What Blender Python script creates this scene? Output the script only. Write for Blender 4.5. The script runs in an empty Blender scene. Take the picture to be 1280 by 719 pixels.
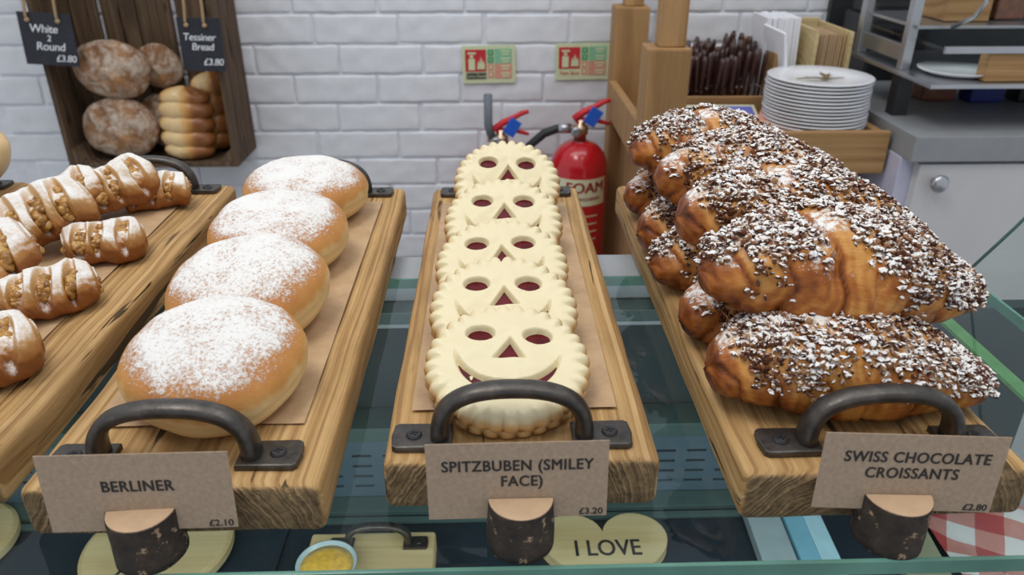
import bpy, bmesh, math, random
from mathutils import Vector, Matrix, noise
PI = math.pi
C = bpy.context.scene.collection
SC = bpy.context.scene
# ---------------------------------------------------------------- camera
cam_d = bpy.data.cameras.new('camera'); cam = bpy.data.objects.new('camera', cam_d); C.objects.link(cam)
cam.location = (0, 0, .28); cam.rotation_euler = (math.radians(90-26.76), 0, math.radians(-1.6))
cam_d.lens = 27; cam_d.sensor_width = 36; cam_d.clip_start = .01; cam_d.clip_end = 50
cam_d.dof.use_dof = True; cam_d.dof.focus_distance = .50; cam_d.dof.aperture_fstop = 12
SC.camera = cam
# ---------------------------------------------------------------- world, lights, exposure
w = bpy.data.worlds.new('world'); SC.world = w; w.use_nodes = True
w.node_tree.nodes['Background'].inputs[0].default_value = (.86, .92, 1, 1)
w.node_tree.nodes['Background'].inputs[1].default_value = .58
def area(name, loc, size, power, color, rot=(0, 0, 0), sy=None):
    d = bpy.data.lights.new(name, 'AREA'); d.energy = power; d.color = color; d.size = size
    if sy: d.shape = 'RECTANGLE'; d.size_y = sy
    o = bpy.data.objects.new(name, d); o.location = loc; o.rotation_euler = rot; C.objects.link(o); return o
area('ceiling_light_panel', (-.5, .35, 1.75), .5, 11.5, (1, .94, .86), (0, math.radians(-14), 0), .9)
area('ceiling_light_panel', (.7, .1, 1.75), .4, 5, (1, .94, .86), (0, math.radians(15), 0), .7)
area('ceiling_light_panel', (.1, 1.15, 1.8), 2.4, 11, (.93, .96, 1), (math.radians(32), 0, 0), .5)
area('case_fill_light', (-.05, .33, -.03), .9, 1.1, (.93, 1, .97), (math.radians(18), 0, 0), .02)  # added fill light under the top glass, brightens the things on the deck
SC.view_settings.view_transform = 'Standard'; SC.view_settings.look = 'None'
SC.view_settings.exposure = 0.0; SC.view_settings.gamma = 1; SC.view_settings.use_curve_mapping = False

# ---------------------------------------------------------------- node helpers
class NT:
    def __init__(s, name):
        s.m = bpy.data.materials.new(name); s.m.use_nodes = True; s.t = s.m.node_tree
        s.b = s.t.nodes['Principled BSDF']; s.out = s.t.nodes['Material Output']
    def n(s, typ, **kw):
        x = s.t.nodes.new('ShaderNode'+typ)
        for k, v in kw.items():
            if k.startswith('i_'):
                key = k[2:]; key = int(key) if key.isdigit() else key.replace('_', ' ')
                if hasattr(v, 'is_output'): s.t.links.new(v, x.inputs[key])
                else: x.inputs[key].default_value = v
            else: setattr(x, k, v)
        return x
    def l(s, a, b): s.t.links.new(a, b)
    def co(s, scale=(1, 1, 1), kind='Object', rot=(0, 0, 0)):
        c = s.n('TexCoord'); mp = s.n('Mapping'); mp.inputs['Scale'].default_value = scale; mp.inputs['Rotation'].default_value = rot
        s.l(c.outputs[kind], mp.inputs['Vector']); return mp.outputs[0]
    def noise(s, scale, vec=None, detail=4, rough=.55, dist=0):
        x = s.n('TexNoise'); x.inputs['Scale'].default_value = scale; x.inputs['Detail'].default_value = detail
        x.inputs['Roughness'].default_value = rough; x.inputs['Distortion'].default_value = dist
        s.l(vec if vec is not None else s.co(), x.inputs['Vector']); return x.outputs['Fac']
    def ramp(s, fac, stops, interp='LINEAR'):
        x = s.n('ValToRGB'); s.l(fac, x.inputs[0]); r = x.color_ramp; r.interpolation = interp
        while len(r.elements) < len(stops): r.elements.new(.5)
        for e, (p, c) in zip(r.elements, stops): e.position = p; e.color = (*c, 1) if len(c) == 3 else c
        return x.outputs[0]
    def math(s, op, a, b=0.0, c=None, clamp=False):
        x = s.n('Math', operation=op, use_clamp=clamp)
        for i, v in enumerate((a, b, c)):
            if v is None: continue
            if hasattr(v, 'is_output'): s.l(v, x.inputs[i])
            else: x.inputs[i].default_value = v
        return x.outputs[0]
    def mix(s, f, a, b, mode='MIX'):
        x = s.n('Mix', data_type='RGBA', blend_type=mode)
        for i, v in ((0, f), (6, a), (7, b)):
            if hasattr(v, 'is_output'): s.l(v, x.inputs[i])
            else: x.inputs[i].default_value = v if i == 0 else (*v, 1)
        return x.outputs[2]
    def bump(s, h, strength=.3, dist=.002, prev=None):
        x = s.n('Bump'); x.inputs['Strength'].default_value = strength; x.inputs['Distance'].default_value = dist
        s.l(h, x.inputs['Height'])
        if prev is not None: s.l(prev, x.inputs['Normal'])
        return x.outputs[0]
    def fin(s, col=None, rough=.6, nrm=None, metal=0, spec=.5, coat=0, sss=0, sssr=(.01, .005, .002)):
        b = s.b
        if col is not None:
            if hasattr(col, 'is_output'): s.l(col, b.inputs['Base Color'])
            else: b.inputs['Base Color'].default_value = (*col, 1)
        if hasattr(rough, 'is_output'): s.l(rough, b.inputs['Roughness'])
        else: b.inputs['Roughness'].default_value = rough
        if nrm is not None: s.l(nrm, b.inputs['Normal'])
        b.inputs['Metallic'].default_value = metal; b.inputs['Specular IOR Level'].default_value = spec
        b.inputs['Coat Weight'].default_value = coat
        if sss:
            b.inputs['Subsurface Weight'].default_value = sss; b.inputs['Subsurface Radius'].default_value = sssr; b.inputs['Subsurface Scale'].default_value = 1
        return s.m
def plain(name, col, rough=.6, metal=0, spec=.5, coat=0, var=.08, scale=60, bump=.1):
    t = NT(name); f = t.noise(scale)
    lo = tuple(c*(1-var) for c in col); hi = tuple(min(1, c*(1+var)) for c in col)
    return t.fin(t.ramp(f, [(.3, lo), (.7, hi)]), rough, t.bump(f, bump, .0006), metal, spec, coat)

def wood(name, light, mid, dark, axis=1, freq=620, centre=(.0, -.05), endcol=None, stain=.3, rough=.62, bump=.5, crack=True):
    """solid wood: growth rings around an axis below the piece, so faces show grain and ends show arcs"""
    t = NT(name)
    info = t.n('ObjectInfo')
    tc = t.n('TexCoord'); off = t.n('VectorMath', operation='SCALE'); t.l(info.outputs['Random'], off.inputs['Scale']); off.inputs[0].default_value = (3.1, 7.3, 1.7)
    add = t.n('VectorMath', operation='ADD'); t.l(tc.outputs['Object'], add.inputs[0]); t.l(off.outputs[0], add.inputs[1])
    st = [9, 9, 9]; st[axis] = 1.7
    mp = t.n('Mapping'); mp.inputs['Scale'].default_value = st; t.l(add.outputs[0], mp.inputs[0])
    warp = t.noise(1.0, mp.outputs[0], 2, .5)
    sep = t.n('SeparateXYZ'); t.l(tc.outputs['Object'], sep.inputs[0])
    ax = [i for i in range(3) if i != axis]
    rx = t.math('SUBTRACT', t.math('MULTIPLY_ADD', info.outputs['Random'], .06, sep.outputs[ax[0]]), centre[0]+.03)
    rz = t.math('SUBTRACT', sep.outputs[ax[1]], centre[1])
    d = t.math('SQRT', t.math('ADD', t.math('POWER', t.math('ABSOLUTE', rx), 2.0), t.math('POWER', t.math('ABSOLUTE', rz), 2.0)))
    d = t.math('MULTIPLY_ADD', warp, .020 if endcol else .03, d)
    rn = t.n('TexNoise', noise_dimensions='1D'); rn.inputs['Scale'].default_value = 1; rn.inputs['Detail'].default_value = 2.5; t.l(t.math('MULTIPLY', d, freq*.36), rn.inputs['W'])
    ring = t.ramp(rn.outputs['Fac'], [(.36, (0, 0, 0)), (.66, (1, 1, 1))])
    st2 = [300, 300, 300]; st2[axis] = 9
    mp2 = t.n('Mapping'); mp2.inputs['Scale'].default_value = st2; t.l(add.outputs[0], mp2.inputs[0])
    fib = t.noise(1.0, mp2.outputs[0], 5, .7)
    st3 = [22, 22, 22]; st3[axis] = 7
    mp3 = t.n('Mapping'); mp3.inputs['Scale'].default_value = st3; t.l(add.outputs[0], mp3.inputs[0])
    blot = t.noise(1.0, mp3.outputs[0], 5, .65)
    col = t.ramp(t.math('MULTIPLY_ADD', ring, .42, t.math('MULTIPLY', fib, .72)), [(.27, light), (.55, mid), (.9, dark)])
    col = t.mix(t.ramp(blot, [(.45, (0, 0, 0)), (.75, (stain,)*3)]), col, tuple(c*.45 for c in dark))
    h = t.math('SUBTRACT', t.math('MULTIPLY', fib, .6), t.math('MULTIPLY', ring, .5))
    if crack:
        st4 = [60, 60, 60]; st4[axis] = 5
        mp4 = t.n('Mapping'); mp4.inputs['Scale'].default_value = st4; t.l(add.outputs[0], mp4.inputs[0])
        cr = t.noise(1.0, mp4.outputs[0], 3, .6, .6)
        cm = t.ramp(cr, [(.335, (1, 1, 1)), (.36, (0, 0, 0))])
        st5 = [190, 190, 190]; st5[axis] = 11
        mp5 = t.n('Mapping'); mp5.inputs['Scale'].default_value = st5; t.l(add.outputs[0], mp5.inputs[0])
        cm = t.math('MAXIMUM', cm, t.ramp(t.noise(1.0, mp5.outputs[0], 2, .6, .3), [(.27, (.8, .8, .8)), (.31, (0, 0, 0))]))
        col = t.mix(cm, col, tuple(c*.16 for c in mid)); h = t.math('SUBTRACT', h, t.math('MULTIPLY', cm, 1.5))
    if endcol:
        geo = t.n('TexCoord'); sn = t.n('SeparateXYZ'); t.l(geo.outputs['Normal'], sn.inputs[0])
        em = t.ramp(t.math('ABSOLUTE', sn.outputs[axis]), [(.55, (0, 0, 0)), (.85, (1, 1, 1))])
        en = t.noise(260, t.co(), 5, .75); eb = t.noise(28, t.co(), 4, .6)
        d2 = t.math('MULTIPLY_ADD', t.noise(45, None, 3, .6), .010, d)
        r2 = t.n('TexNoise', noise_dimensions='1D'); r2.inputs['Scale'].default_value = 1; r2.inputs['Detail'].default_value = 1.5; t.l(t.math('MULTIPLY', d2, freq*.62), r2.inputs['W'])
        ering = t.ramp(r2.outputs['Fac'], [(.38, (0, 0, 0)), (.62, (1, 1, 1))])
        ec = t.ramp(t.math('MULTIPLY_ADD', ering, .24, t.math('MULTIPLY_ADD', en, .95, -.03)), [(.3, tuple(c*.34 for c in endcol)), (.62, endcol), (.85, tuple(min(1, c*1.7) for c in endcol))])
        ec = t.mix(t.ramp(eb, [(.45, (0, 0, 0)), (.7, (.75, .75, .75))]), ec, tuple(c*.3 for c in endcol))
        col = t.mix(em, col, ec); h = t.math('ADD', h, t.math('MULTIPLY', t.math('MULTIPLY', em, ering), 1.2))
    return t.fin(col, rough, t.bump(h, bump, .0012), spec=.3)

def glass(name, tint, rough=.02, haze=0.0):
    t = NT(name); t.t.nodes.remove(t.b)
    tr = t.n('BsdfTransparent'); tr.inputs[0].default_value = (*tint, 1)
    gl = t.n('BsdfGlossy'); gl.inputs['Roughness'].default_value = rough
    fr = t.n('Fresnel'); fr.inputs[0].default_value = 1.45
    ge = t.n('NewGeometry'); ff = t.math('MULTIPLY', fr.outputs[0], t.math('SUBTRACT', 1.0, ge.outputs['Backfacing'])); mx = t.n('MixShader'); t.l(ff, mx.inputs[0]); t.l(tr.outputs[0], mx.inputs[1]); t.l(gl.outputs[0], mx.inputs[2])
    last = mx.outputs[0]
    if haze:
        df = t.n('BsdfDiffuse'); df.inputs[0].default_value = (.75, .85, .85, 1)
        sm = t.noise(14, None, 5, .7, 1.0); f = t.math('MULTIPLY', t.math('POWER', sm, 2.0), haze*3)
        m2 = t.n('MixShader'); t.l(f, m2.inputs[0]); t.l(last, m2.inputs[1]); t.l(df.outputs[0], m2.inputs[2]); last = m2.outputs[0]
    t.l(last, t.out.inputs[0]); return t.m

M = {}
M['brick'] = plain('painted_brick', (.80, .82, .86), .45, var=.04, scale=35, bump=.5)
M['mortar'] = plain('painted_mortar', (.76, .78, .83), .5, var=.06, scale=60, bump=.9)
M['floor'] = plain('floor_concrete', (.25, .24, .23), .7)
M['board'] = wood('reclaimed_board_wood', (.66, .44, .205), (.52, .315, .125), (.29, .155, .058), 1, 900, (.0, -.03), endcol=(.27, .175, .085), stain=.5, bump=.75)
M['crate'] = wood('dark_crate_wood', (.19, .12, .07), (.125, .078, .045), (.06, .038, .024), 2, 380, (.05, .1), stain=.5, rough=.7)
M['station'] = wood('station_wood', (.50, .30, .135), (.42, .24, .10), (.30, .165, .065), 2, 240, (.02, .12), stain=.2, crack=False, bump=.2)
M['station_x'] = wood('station_wood_cross', (.50, .30, .135), (.42, .24, .10), (.30, .165, .065), 0, 240, (.02, .12), stain=.2, crack=False, bump=.2)
M['pale'] = wood('pale_beech', (.72, .60, .34), (.66, .52, .27), (.52, .38, .17), 0, 330, (.0, -.12), stain=.12, crack=False, bump=.1)
M['iron'] = (lambda t: t.fin(t.ramp(t.noise(90, None, 5, .6), [(.3, (.06, .055, .05)), (.62, (.12, .108, .098)), (.8, (.22, .19, .165))]), t.ramp(t.noise(120), [(.3, (.3,)*3), (.7, (.5,)*3)]), t.bump(t.noise(300), .25, .0008), .75))(NT('cast_iron'))
M['black'] = plain('black_metal', (.018, .018, .02), .45, var=.2)
M['steel'] = plain('brushed_steel', (.50, .51, .53), .3, metal=.9, var=.05, scale=20)
M['steel_top'] = plain('grey_worktop', (.30, .31, .32), .38, var=.06, scale=40)
M['ledge'] = plain('ledge_metal', (.46, .50, .54), .4, metal=.2, var=.04)
M['white'] = plain('white_gloss', (.80, .80, .82), .35, var=.02)
M['door'] = plain('white_laminate', (.66, .65, .65), .4, var=.04, scale=8, bump=.02)
M['lav'] = plain('lavender_frame', (.60, .60, .74), .4, var=.03)
M['plate'] = plain('white_china', (.86, .87, .90), .15, var=.01, bump=0)
M['paperw'] = plain('white_paper', (.86, .86, .89), .8, var=.03)
M['kraftnap'] = plain('brown_paper_napkin', (.50, .34, .19), .85, var=.06)
M['slate'] = plain('slate_black', (.022, .024, .034), .55, var=.2, scale=30, bump=.2)
M['chalk'] = plain('chalk_white', (.85, .87, .9), .9)
M['ink'] = plain('black_ink', (.028, .024, .022), .7)
M['darkwall'] = plain('dark_panel', (.022, .024, .027), .5, var=.15, scale=10)
M['red'] = plain('red_enamel', (.56, .010, .018), .2, coat=.5, var=.04, bump=.02)
M['redp'] = plain('red_plastic', (.62, .02, .03), .4)
M['blue'] = plain('blue_tag', (.02, .12, .62), .45)
M['brass'] = plain('valve_brass', (.55, .42, .30), .3, metal=.9)
M['rubber'] = plain('black_rubber', (.02, .02, .022), .5)
M['cream'] = plain('cream_label', (.76, .74, .50), .6, var=.03)
M['signred'] = plain('sign_red', (.58, .03, .04), .5)
M['signgreen'] = plain('sign_green', (.09, .36, .17), .5)
M['signpale'] = plain('sign_glow_cream', (.68, .74, .47), .5, var=.03)
M['signpink'] = plain('sign_pink_rows', (.72, .34, .24), .5)
M['signmint'] = plain('sign_mint_rows', (.26, .56, .34), .5)
M['navy'] = plain('navy_deck', (.016, .028, .040), .4, var=.25, scale=12)
M['ventm'] = plain('vent_panel_metal', (.13, .20, .25), .42, metal=.3, var=.08, scale=14)
M['teal'] = plain('teal_panel', (.035, .052, .056), .4, var=.3, scale=6)
M['tealstrip'] = plain('teal_light_strip', (.07, .12, .115), .35, var=.15, scale=10)
M['glassedge'] = plain('glass_cut_edge', (.13, .29, .23), .12, var=.3, scale=14)
M['greenedge'] = plain('green_glass_edge', (.15, .34, .13), .2, var=.2, scale=40)
M['glass'] = glass('counter_glass', (.93, .965, .965))
M['panel_glass'] = glass('clear_glass', (.93, .97, .96))
M['foil'] = plain('pale_blue_foil', (.62, .80, .86), .3, metal=.3)
M['custard'] = plain('custard', (.85, .50, .08), .3, var=.25, scale=200, bump=.5)
M['paleblue'] = plain('pale_blue_card', (.42, .68, .78), .5)
M['skyblue'] = plain('sky_card', (.20, .46, .60), .5)
M['greyblue'] = plain('grey_blue_card', (.33, .42, .45), .5)
M['khaki'] = plain('khaki_cloth', (.32, .32, .20), .8)
M['darkbrown'] = plain('brown_jar_filling', (.22, .07, .03), .4, var=.3)
M['bluejar'] = plain('blue_box_card', (.02, .03, .22), .45)
M['cutlery'] = plain('dark_handle', (.05, .016, .012), .3, var=.3, coat=.3)
M['twine'] = plain('jute_twine', (.42, .29, .15), .9, var=.25, scale=500, bump=.6)
M['sprig'] = plain('dried_leaf', (.22, .16, .07), .8, var=.4, scale=200)
M['jam'] = plain('red_jam', (.105, .003, .008), .3, var=.4, coat=.0, spec=.2, scale=150, bump=.15)
M['kraft'] = (lambda t: t.fin(t.ramp(t.noise(420, None, 5, .7), [(.3, (.36, .26, .18)), (.6, (.45, .335, .235)), (.8, (.52, .40, .30))]), .8, t.bump(t.noise(500), .12, .0004)))(NT('kraft_card'))
M['baking'] = (lambda t: t.fin(t.ramp(t.noise(60, None, 5, .6), [(.3, (.47, .305, .165)), (.7, (.60, .41, .235))]), .6, t.bump(t.noise(30, None, 2), .5, .004)))(NT('baking_paper'))
def bark():
    t = NT('bark'); a = t.noise(70, None, 6, .75); b = t.noise(210, None, 3, .6)
    c = t.ramp(a, [(.3, (.016, .013, .011)), (.55, (.05, .036, .026)), (.75, (.13, .085, .055))])
    c = t.mix(t.ramp(b, [(.62, (0, 0, 0)), (.67, (1, 1, 1))]), c, (.42, .28, .17))
    return t.fin(c, .85, t.bump(a, .9, .003))
M['bark'] = bark()
M['cutwood'] = plain('fresh_cut_wood', (.62, .43, .27), .7, var=.1, scale=90)
def gingham():
    t = NT('red_gingham'); v = t.co((1, 1, 1), 'Object', (0, 0, .5)); s = t.n('SeparateXYZ'); t.l(v, s.inputs[0])
    f = lambda o: t.math('GREATER_THAN', t.math('SINE', t.math('MULTIPLY', o, 130)), 0.0)
    k = t.math('MULTIPLY', t.math('ADD', f(s.outputs[0]), f(s.outputs[1])), .5)
    return t.fin(t.ramp(k, [(0, (.75, .70, .68)), (.5, (.60, .24, .20)), (1, (.45, .05, .05))]), .7, t.bump(t.noise(30), .5, .006))
M['gingham'] = gingham()
def sugar_mat(name, doughstops, lo, hi, zr, nscale=260, seedv=0.0, vertical=True, fine=900, patch=40, sss=.0):
    """baked dough with icing sugar that fell from above: coverage follows how level the surface is"""
    t = NT(name)
    tc = t.n('TexCoord'); s = t.n('SeparateXYZ'); t.l(tc.outputs['Object'], s.inputs[0])
    g = t.n('NewGeometry'); sn = t.n('SeparateXYZ'); t.l(g.outputs['Normal'], sn.inputs[0])
    big = t.noise(patch, None, 4, .6); n1 = t.noise(nscale, None, 5, .7); n2 = t.noise(fine, None, 3, .7)
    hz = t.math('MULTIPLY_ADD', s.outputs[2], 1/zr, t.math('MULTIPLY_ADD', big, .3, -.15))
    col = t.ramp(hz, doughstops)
    cov = t.math('ADD', t.math('MULTIPLY_ADD', n1, 1.0, t.math('MULTIPLY', n2, .55)), t.math('MULTIPLY_ADD', big, .5, -1.03))
    cov = t.math('ADD', cov, sn.outputs[2])
    m = t.ramp(cov, [(lo, (0, 0, 0)), (hi, (1, 1, 1))])
    col = t.mix(m, col, (.90, .89, .87))
    h = t.math('MULTIPLY_ADD', m, .5, t.math('MULTIPLY', n1, .6))
    return t.fin(col, t.math('MULTIPLY_ADD', m, .45, .42), t.bump(h, .55, .0012), spec=.3, sss=sss)
M['berliner'] = sugar_mat('berliner_dough', [(.02, (.62, .34, .12)), (.14, (.80, .56, .26)), (.50, (.86, .64, .32)), (.62, (.68, .34, .10)), (.8, (.56, .23, .06))], .68, .93, .046, 420, patch=60)
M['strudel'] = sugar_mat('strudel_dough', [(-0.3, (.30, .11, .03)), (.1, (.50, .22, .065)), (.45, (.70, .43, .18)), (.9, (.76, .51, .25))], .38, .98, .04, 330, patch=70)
M['filling'] = (lambda t: t.fin(t.ramp(t.noise(160, None, 4, .6), [(.3, (.16, .065, .018)), (.5, (.44, .22, .05)), (.72, (.66, .42, .11))]), .3, t.bump(t.noise(400), .4, .001), coat=.3))(NT('apple_filling'))
def crust():
    t = NT('croissant_crust')
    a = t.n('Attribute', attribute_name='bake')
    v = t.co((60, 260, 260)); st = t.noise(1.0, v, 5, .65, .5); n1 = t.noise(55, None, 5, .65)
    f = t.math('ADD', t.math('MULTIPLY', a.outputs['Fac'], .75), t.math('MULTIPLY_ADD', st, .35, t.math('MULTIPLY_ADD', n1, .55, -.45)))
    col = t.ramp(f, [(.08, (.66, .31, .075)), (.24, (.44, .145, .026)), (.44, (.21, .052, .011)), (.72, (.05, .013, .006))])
    g = t.n('NewGeometry'); sn = t.n('SeparateXYZ'); t.l(g.outputs['Normal'], sn.inputs[0])
    p1 = t.noise(330, None, 5, .75); p2 = t.noise(38, None, 4, .6)
    cov = t.math('ADD', t.math('MULTIPLY', p1, 1.3), t.math('MULTIPLY_ADD', p2, 1.1, t.math('MULTIPLY_ADD', sn.outputs[2], .75, -1.25)))
    m = t.ramp(cov, [(.56, (0, 0, 0)), (.74, (1, 1, 1))])
    col = t.mix(m, col, (.90, .89, .87))
    return t.fin(col, t.math('MULTIPLY_ADD', m, .4, .28), t.bump(t.math('MULTIPLY_ADD', m, .4, st), .45, .0015), spec=.3, coat=.05)
M['crust'] = crust()
def nutm():
    t = NT('sugared_nut_bits')
    a = t.n('Attribute', attribute_name='tone')
    col = t.ramp(a.outputs['Fac'], [(0, (.07, .022, .010)), (.45, (.15, .050, .020)), (.75, (.30, .13, .055)), (1, (.55, .34, .18))])
    g = t.n('NewGeometry'); sn = t.n('SeparateXYZ'); t.l(g.outputs['Normal'], sn.inputs[0])
    cov = t.math('ADD', t.math('MULTIPLY', t.noise(240, None, 4, .7), 1.3), t.math('MULTIPLY_ADD', sn.outputs[2], .55, -.52))
    cov = t.math('MULTIPLY_ADD', t.noise(55, None, 3, .6), 1.5, t.math('SUBTRACT', cov, .71))
    m = t.ramp(cov, [(.44, (0, 0, 0)), (.58, (1, 1, 1))])
    return t.fin(t.mix(m, col, (.93, .92, .90)), .55, None, spec=.3)
M['nuts'] = nutm()
def cookiem(name, edgec):
    t = NT(name); a = t.n('Attribute', attribute_name='bake'); n = t.noise(70, None, 4); n2 = t.noise(18)
    f = t.math('MULTIPLY_ADD', n, .25, t.math('SUBTRACT', a.outputs['Fac'], .12))
    col = t.ramp(f, [(0, (.87, .77, .50)), (.45, (.84, .70, .42)), (1, edgec)])
    return t.fin(col, .36, t.bump(t.math('ADD', t.noise(30), t.math('MULTIPLY', n, .3)), .4, .0016), spec=.4, coat=.08)
M['cookie'] = cookiem('cookie_dough', (.72, .42, .15))
M['cookie_base'] = cookiem('cookie_base_dough', (.60, .33, .11))
def loaf():
    t = NT('floured_loaf'); a = t.noise(9, None, 3, .5, .5); b = t.noise(90, None, 5, .7); c = t.noise(26, None, 5, .65, .8)
    col = t.ramp(a, [(.35, (.20, .085, .035)), (.55, (.32, .15, .06)), (.7, (.50, .25, .09))])
    col = t.mix(t.ramp(t.math('ADD', t.math('MULTIPLY', c, .8), t.math('MULTIPLY', b, .4)), [(.52, (0, 0, 0)), (.72, (.85, .85, .85))]), col, (.64, .55, .45))
    return t.fin(col, .75, t.bump(c, .7, .006))
M['loaf'] = loaf()
def tess():
    t = NT('plaited_loaf'); a = t.n('Attribute', attribute_name='bake'); n = t.noise(40)
    col = t.ramp(t.math('MULTIPLY_ADD', n, .3, t.math('SUBTRACT', a.outputs['Fac'], .15)), [(0, (.84, .60, .30)), (.3, (.75, .42, .13)), (.7, (.52, .22, .05)), (1, (.26, .09, .025))])
    return t.fin(col, .38, t.bump(n, .2, .003), coat=.2)
M['tess'] = tess()

# ---------------------------------------------------------------- geometry helpers
def mesh_obj(name, bm, mat, parent=None, smooth=True, loc=None, rot=None):
    me = bpy.data.meshes.new(name); bm.to_mesh(me); bm.free()
    if smooth:
        for p in me.polygons: p.use_smooth = True
    for m in (mat if isinstance(mat, list) else [mat]): me.materials.append(m)
    return link(name, me, parent, loc, rot)
def link(name, me, parent=None, loc=None, rot=None):
    o = bpy.data.objects.new(name, me); C.objects.link(o)
    if parent: o.parent = parent
    if loc: o.location = loc
    if rot: o.rotation_euler = rot
    return o
def tag(o, label, cat, group=None, kind=None):
    if label: o['label'] = label
    if cat: o['category'] = cat
    if group: o['group'] = group
    if kind: o['kind'] = kind
    return o
def thing(name, label, cat, loc=(0, 0, 0), rot=(0, 0, 0), group=None):
    o = bpy.data.objects.new(name, None); C.objects.link(o); o.location = loc; o.rotation_euler = rot; o.empty_display_size = .01
    return tag(o, label, cat, group)
def copy_tree(o, parent=None):
    c = o.copy(); C.objects.link(c); c.parent = parent
    for ch in [x for x in bpy.data.objects if x.parent == o]: copy_tree(ch, c)
    return c
def add_box(bm, c, s, bev=0.0, seg=2, rot=None):
    r = bmesh.ops.create_cube(bm, size=1)
    vs = r['verts']; mt = Matrix.Translation(c) @ (rot.to_4x4() if rot else Matrix.Identity(4)) @ Matrix.Diagonal((*s, 1))
    bmesh.ops.transform(bm, matrix=mt, verts=vs)
    if bev:
        es = {e for v in vs for e in v.link_edges}
        bmesh.ops.bevel(bm, geom=list(es), offset=bev, segments=seg, profile=.6, affect='EDGES')
def box(name, c, s, mat, parent=None, bev=.002, seg=2, rot=None, smooth=False):
    bm = bmesh.new(); add_box(bm, (0, 0, 0), s, bev, seg)
    o = mesh_obj(name, bm, mat, parent, smooth, c, rot); return o
def struct(o): o['kind'] = 'structure'; return o
def rbox_bm(h, r, n, amp=0.0, fr=8.0, seed=0):
    """box with rounded edges and a gently uneven surface; h half sizes, n cells per axis"""
    ax = []
    for i in range(3):
        hi = h[i]; core = hi-r; k = max(1, n[i])
        a = [-hi, -hi+r*.3, -hi+r*.65] + [-core+2*core*j/k for j in range(k+1)] + [hi-r*.65, hi-r*.3, hi]
        ax.append(a)
    bm = bmesh.new(); cache = {}
    def V(i, j, k):
        key = (i, j, k)
        if key not in cache:
            p = Vector((ax[0][i], ax[1][j], ax[2][k]))
            q = Vector([max(-(h[m]-r), min(h[m]-r, p[m])) for m in range(3)])
            d = p-q
            if d.length > 1e-9: p = q + d.normalized()*r
            if amp: 
                nn = noise.noise_vector(p*fr+Vector((seed*3.7, seed, -seed)))
                p = p + nn*amp
            cache[key] = bm.verts.new(p)
        return cache[key]
    nx, ny, nz = (len(a)-1 for a in ax)
    def F(*v):
        try: bm.faces.new(v)
        except ValueError: pass
    for i in range(nx):
        for j in range(ny):
            F(V(i, j, 0), V(i, j+1, 0), V(i+1, j+1, 0), V(i+1, j, 0)); F(V(i, j, nz), V(i+1, j, nz), V(i+1, j+1, nz), V(i, j+1, nz))
    for i in range(nx):
        for k in range(nz):
            F(V(i, 0, k), V(i+1, 0, k), V(i+1, 0, k+1), V(i, 0, k+1)); F(V(i, ny, k), V(i, ny, k+1), V(i+1, ny, k+1), V(i+1, ny, k))
    for j in range(ny):
        for k in range(nz):
            F(V(0, j, k), V(0, j, k+1), V(0, j+1, k+1), V(0, j+1, k)); F(V(nx, j, k), V(nx, j+1, k), V(nx, j+1, k+1), V(nx, j, k+1))
    return bm
def add_lathe(bm, prof, seg=40, c=(0, 0, 0), closed=False, rot=None):
    rings = []
    base = Vector(c)
    for r, z in prof:
        ring = []
        for i in range(seg):
            a = 2*PI*i/seg; p = Vector((r*math.cos(a), r*math.sin(a), z))
            if rot: p = rot @ p
            ring.append(bm.verts.new(p+base))
        rings.append(ring)
    for a, b in zip(rings, rings[1:]):
        for i in range(seg): bm.faces.new((a[i], a[(i+1) % seg], b[(i+1) % seg], b[i]))
    if not closed:
        bm.faces.new(list(reversed(rings[0]))); bm.faces.new(rings[-1])
    else:
        a, b = rings[-1], rings[0]
        for i in range(seg): bm.faces.new((a[i], a[(i+1) % seg], b[(i+1) % seg], b[i]))
def add_sweep(bm, pts, rad, seg=12, flat=(1, 1), up=Vector((0, 1, 0)), power=2.0):
    """tube along pts; rad number or list; flat scales along (side, up)"""
    pts = [Vector(p) for p in pts]; rings = []
    for i, p in enumerate(pts):
        tan = (pts[min(i+1, len(pts)-1)]-pts[max(i-1, 0)]).normalized()
        s = tan.cross(up)
        if s.length < 1e-4: s = tan.cross(Vector((1, 0, 0)))
        s.normalize(); u = s.cross(tan).normalized()
        r = rad[i] if isinstance(rad, (list, tuple)) else rad
        ring = []
        for k in range(seg):
            a = 2*PI*k/seg; ca, sa = math.cos(a), math.sin(a)
            ca = math.copysign(abs(ca)**(2/power), ca); sa = math.copysign(abs(sa)**(2/power), sa)
            ring.append(bm.verts.new(p + s*ca*r*flat[0] + u*sa*r*flat[1]))
        rings.append(ring)
    for a, b in zip(rings, rings[1:]):
        for i in range(seg): bm.faces.new((a[i], b[i], b[(i+1) % seg], a[(i+1) % seg]))
    bm.faces.new(rings[0]); bm.faces.new(list(reversed(rings[-1])))
    bmesh.ops.recalc_face_normals(bm, faces=bm.faces)
def add_prism(bm, outline, z0, z1, bev=0):
    lo = [bm.verts.new((x, y, z0)) for x, y in outline]; hi = [bm.verts.new((x, y, z1)) for x, y in outline]
    bm.faces.new(list(reversed(lo))); top = bm.faces.new(hi); n = len(outline)
    for i in range(n): bm.faces.new((lo[i], lo[(i+1) % n], hi[(i+1) % n], hi[i]))
    if bev: bmesh.ops.bevel(bm, geom=list(top.edges), offset=bev, segments=2, profile=.6, affect='EDGES')
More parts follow.
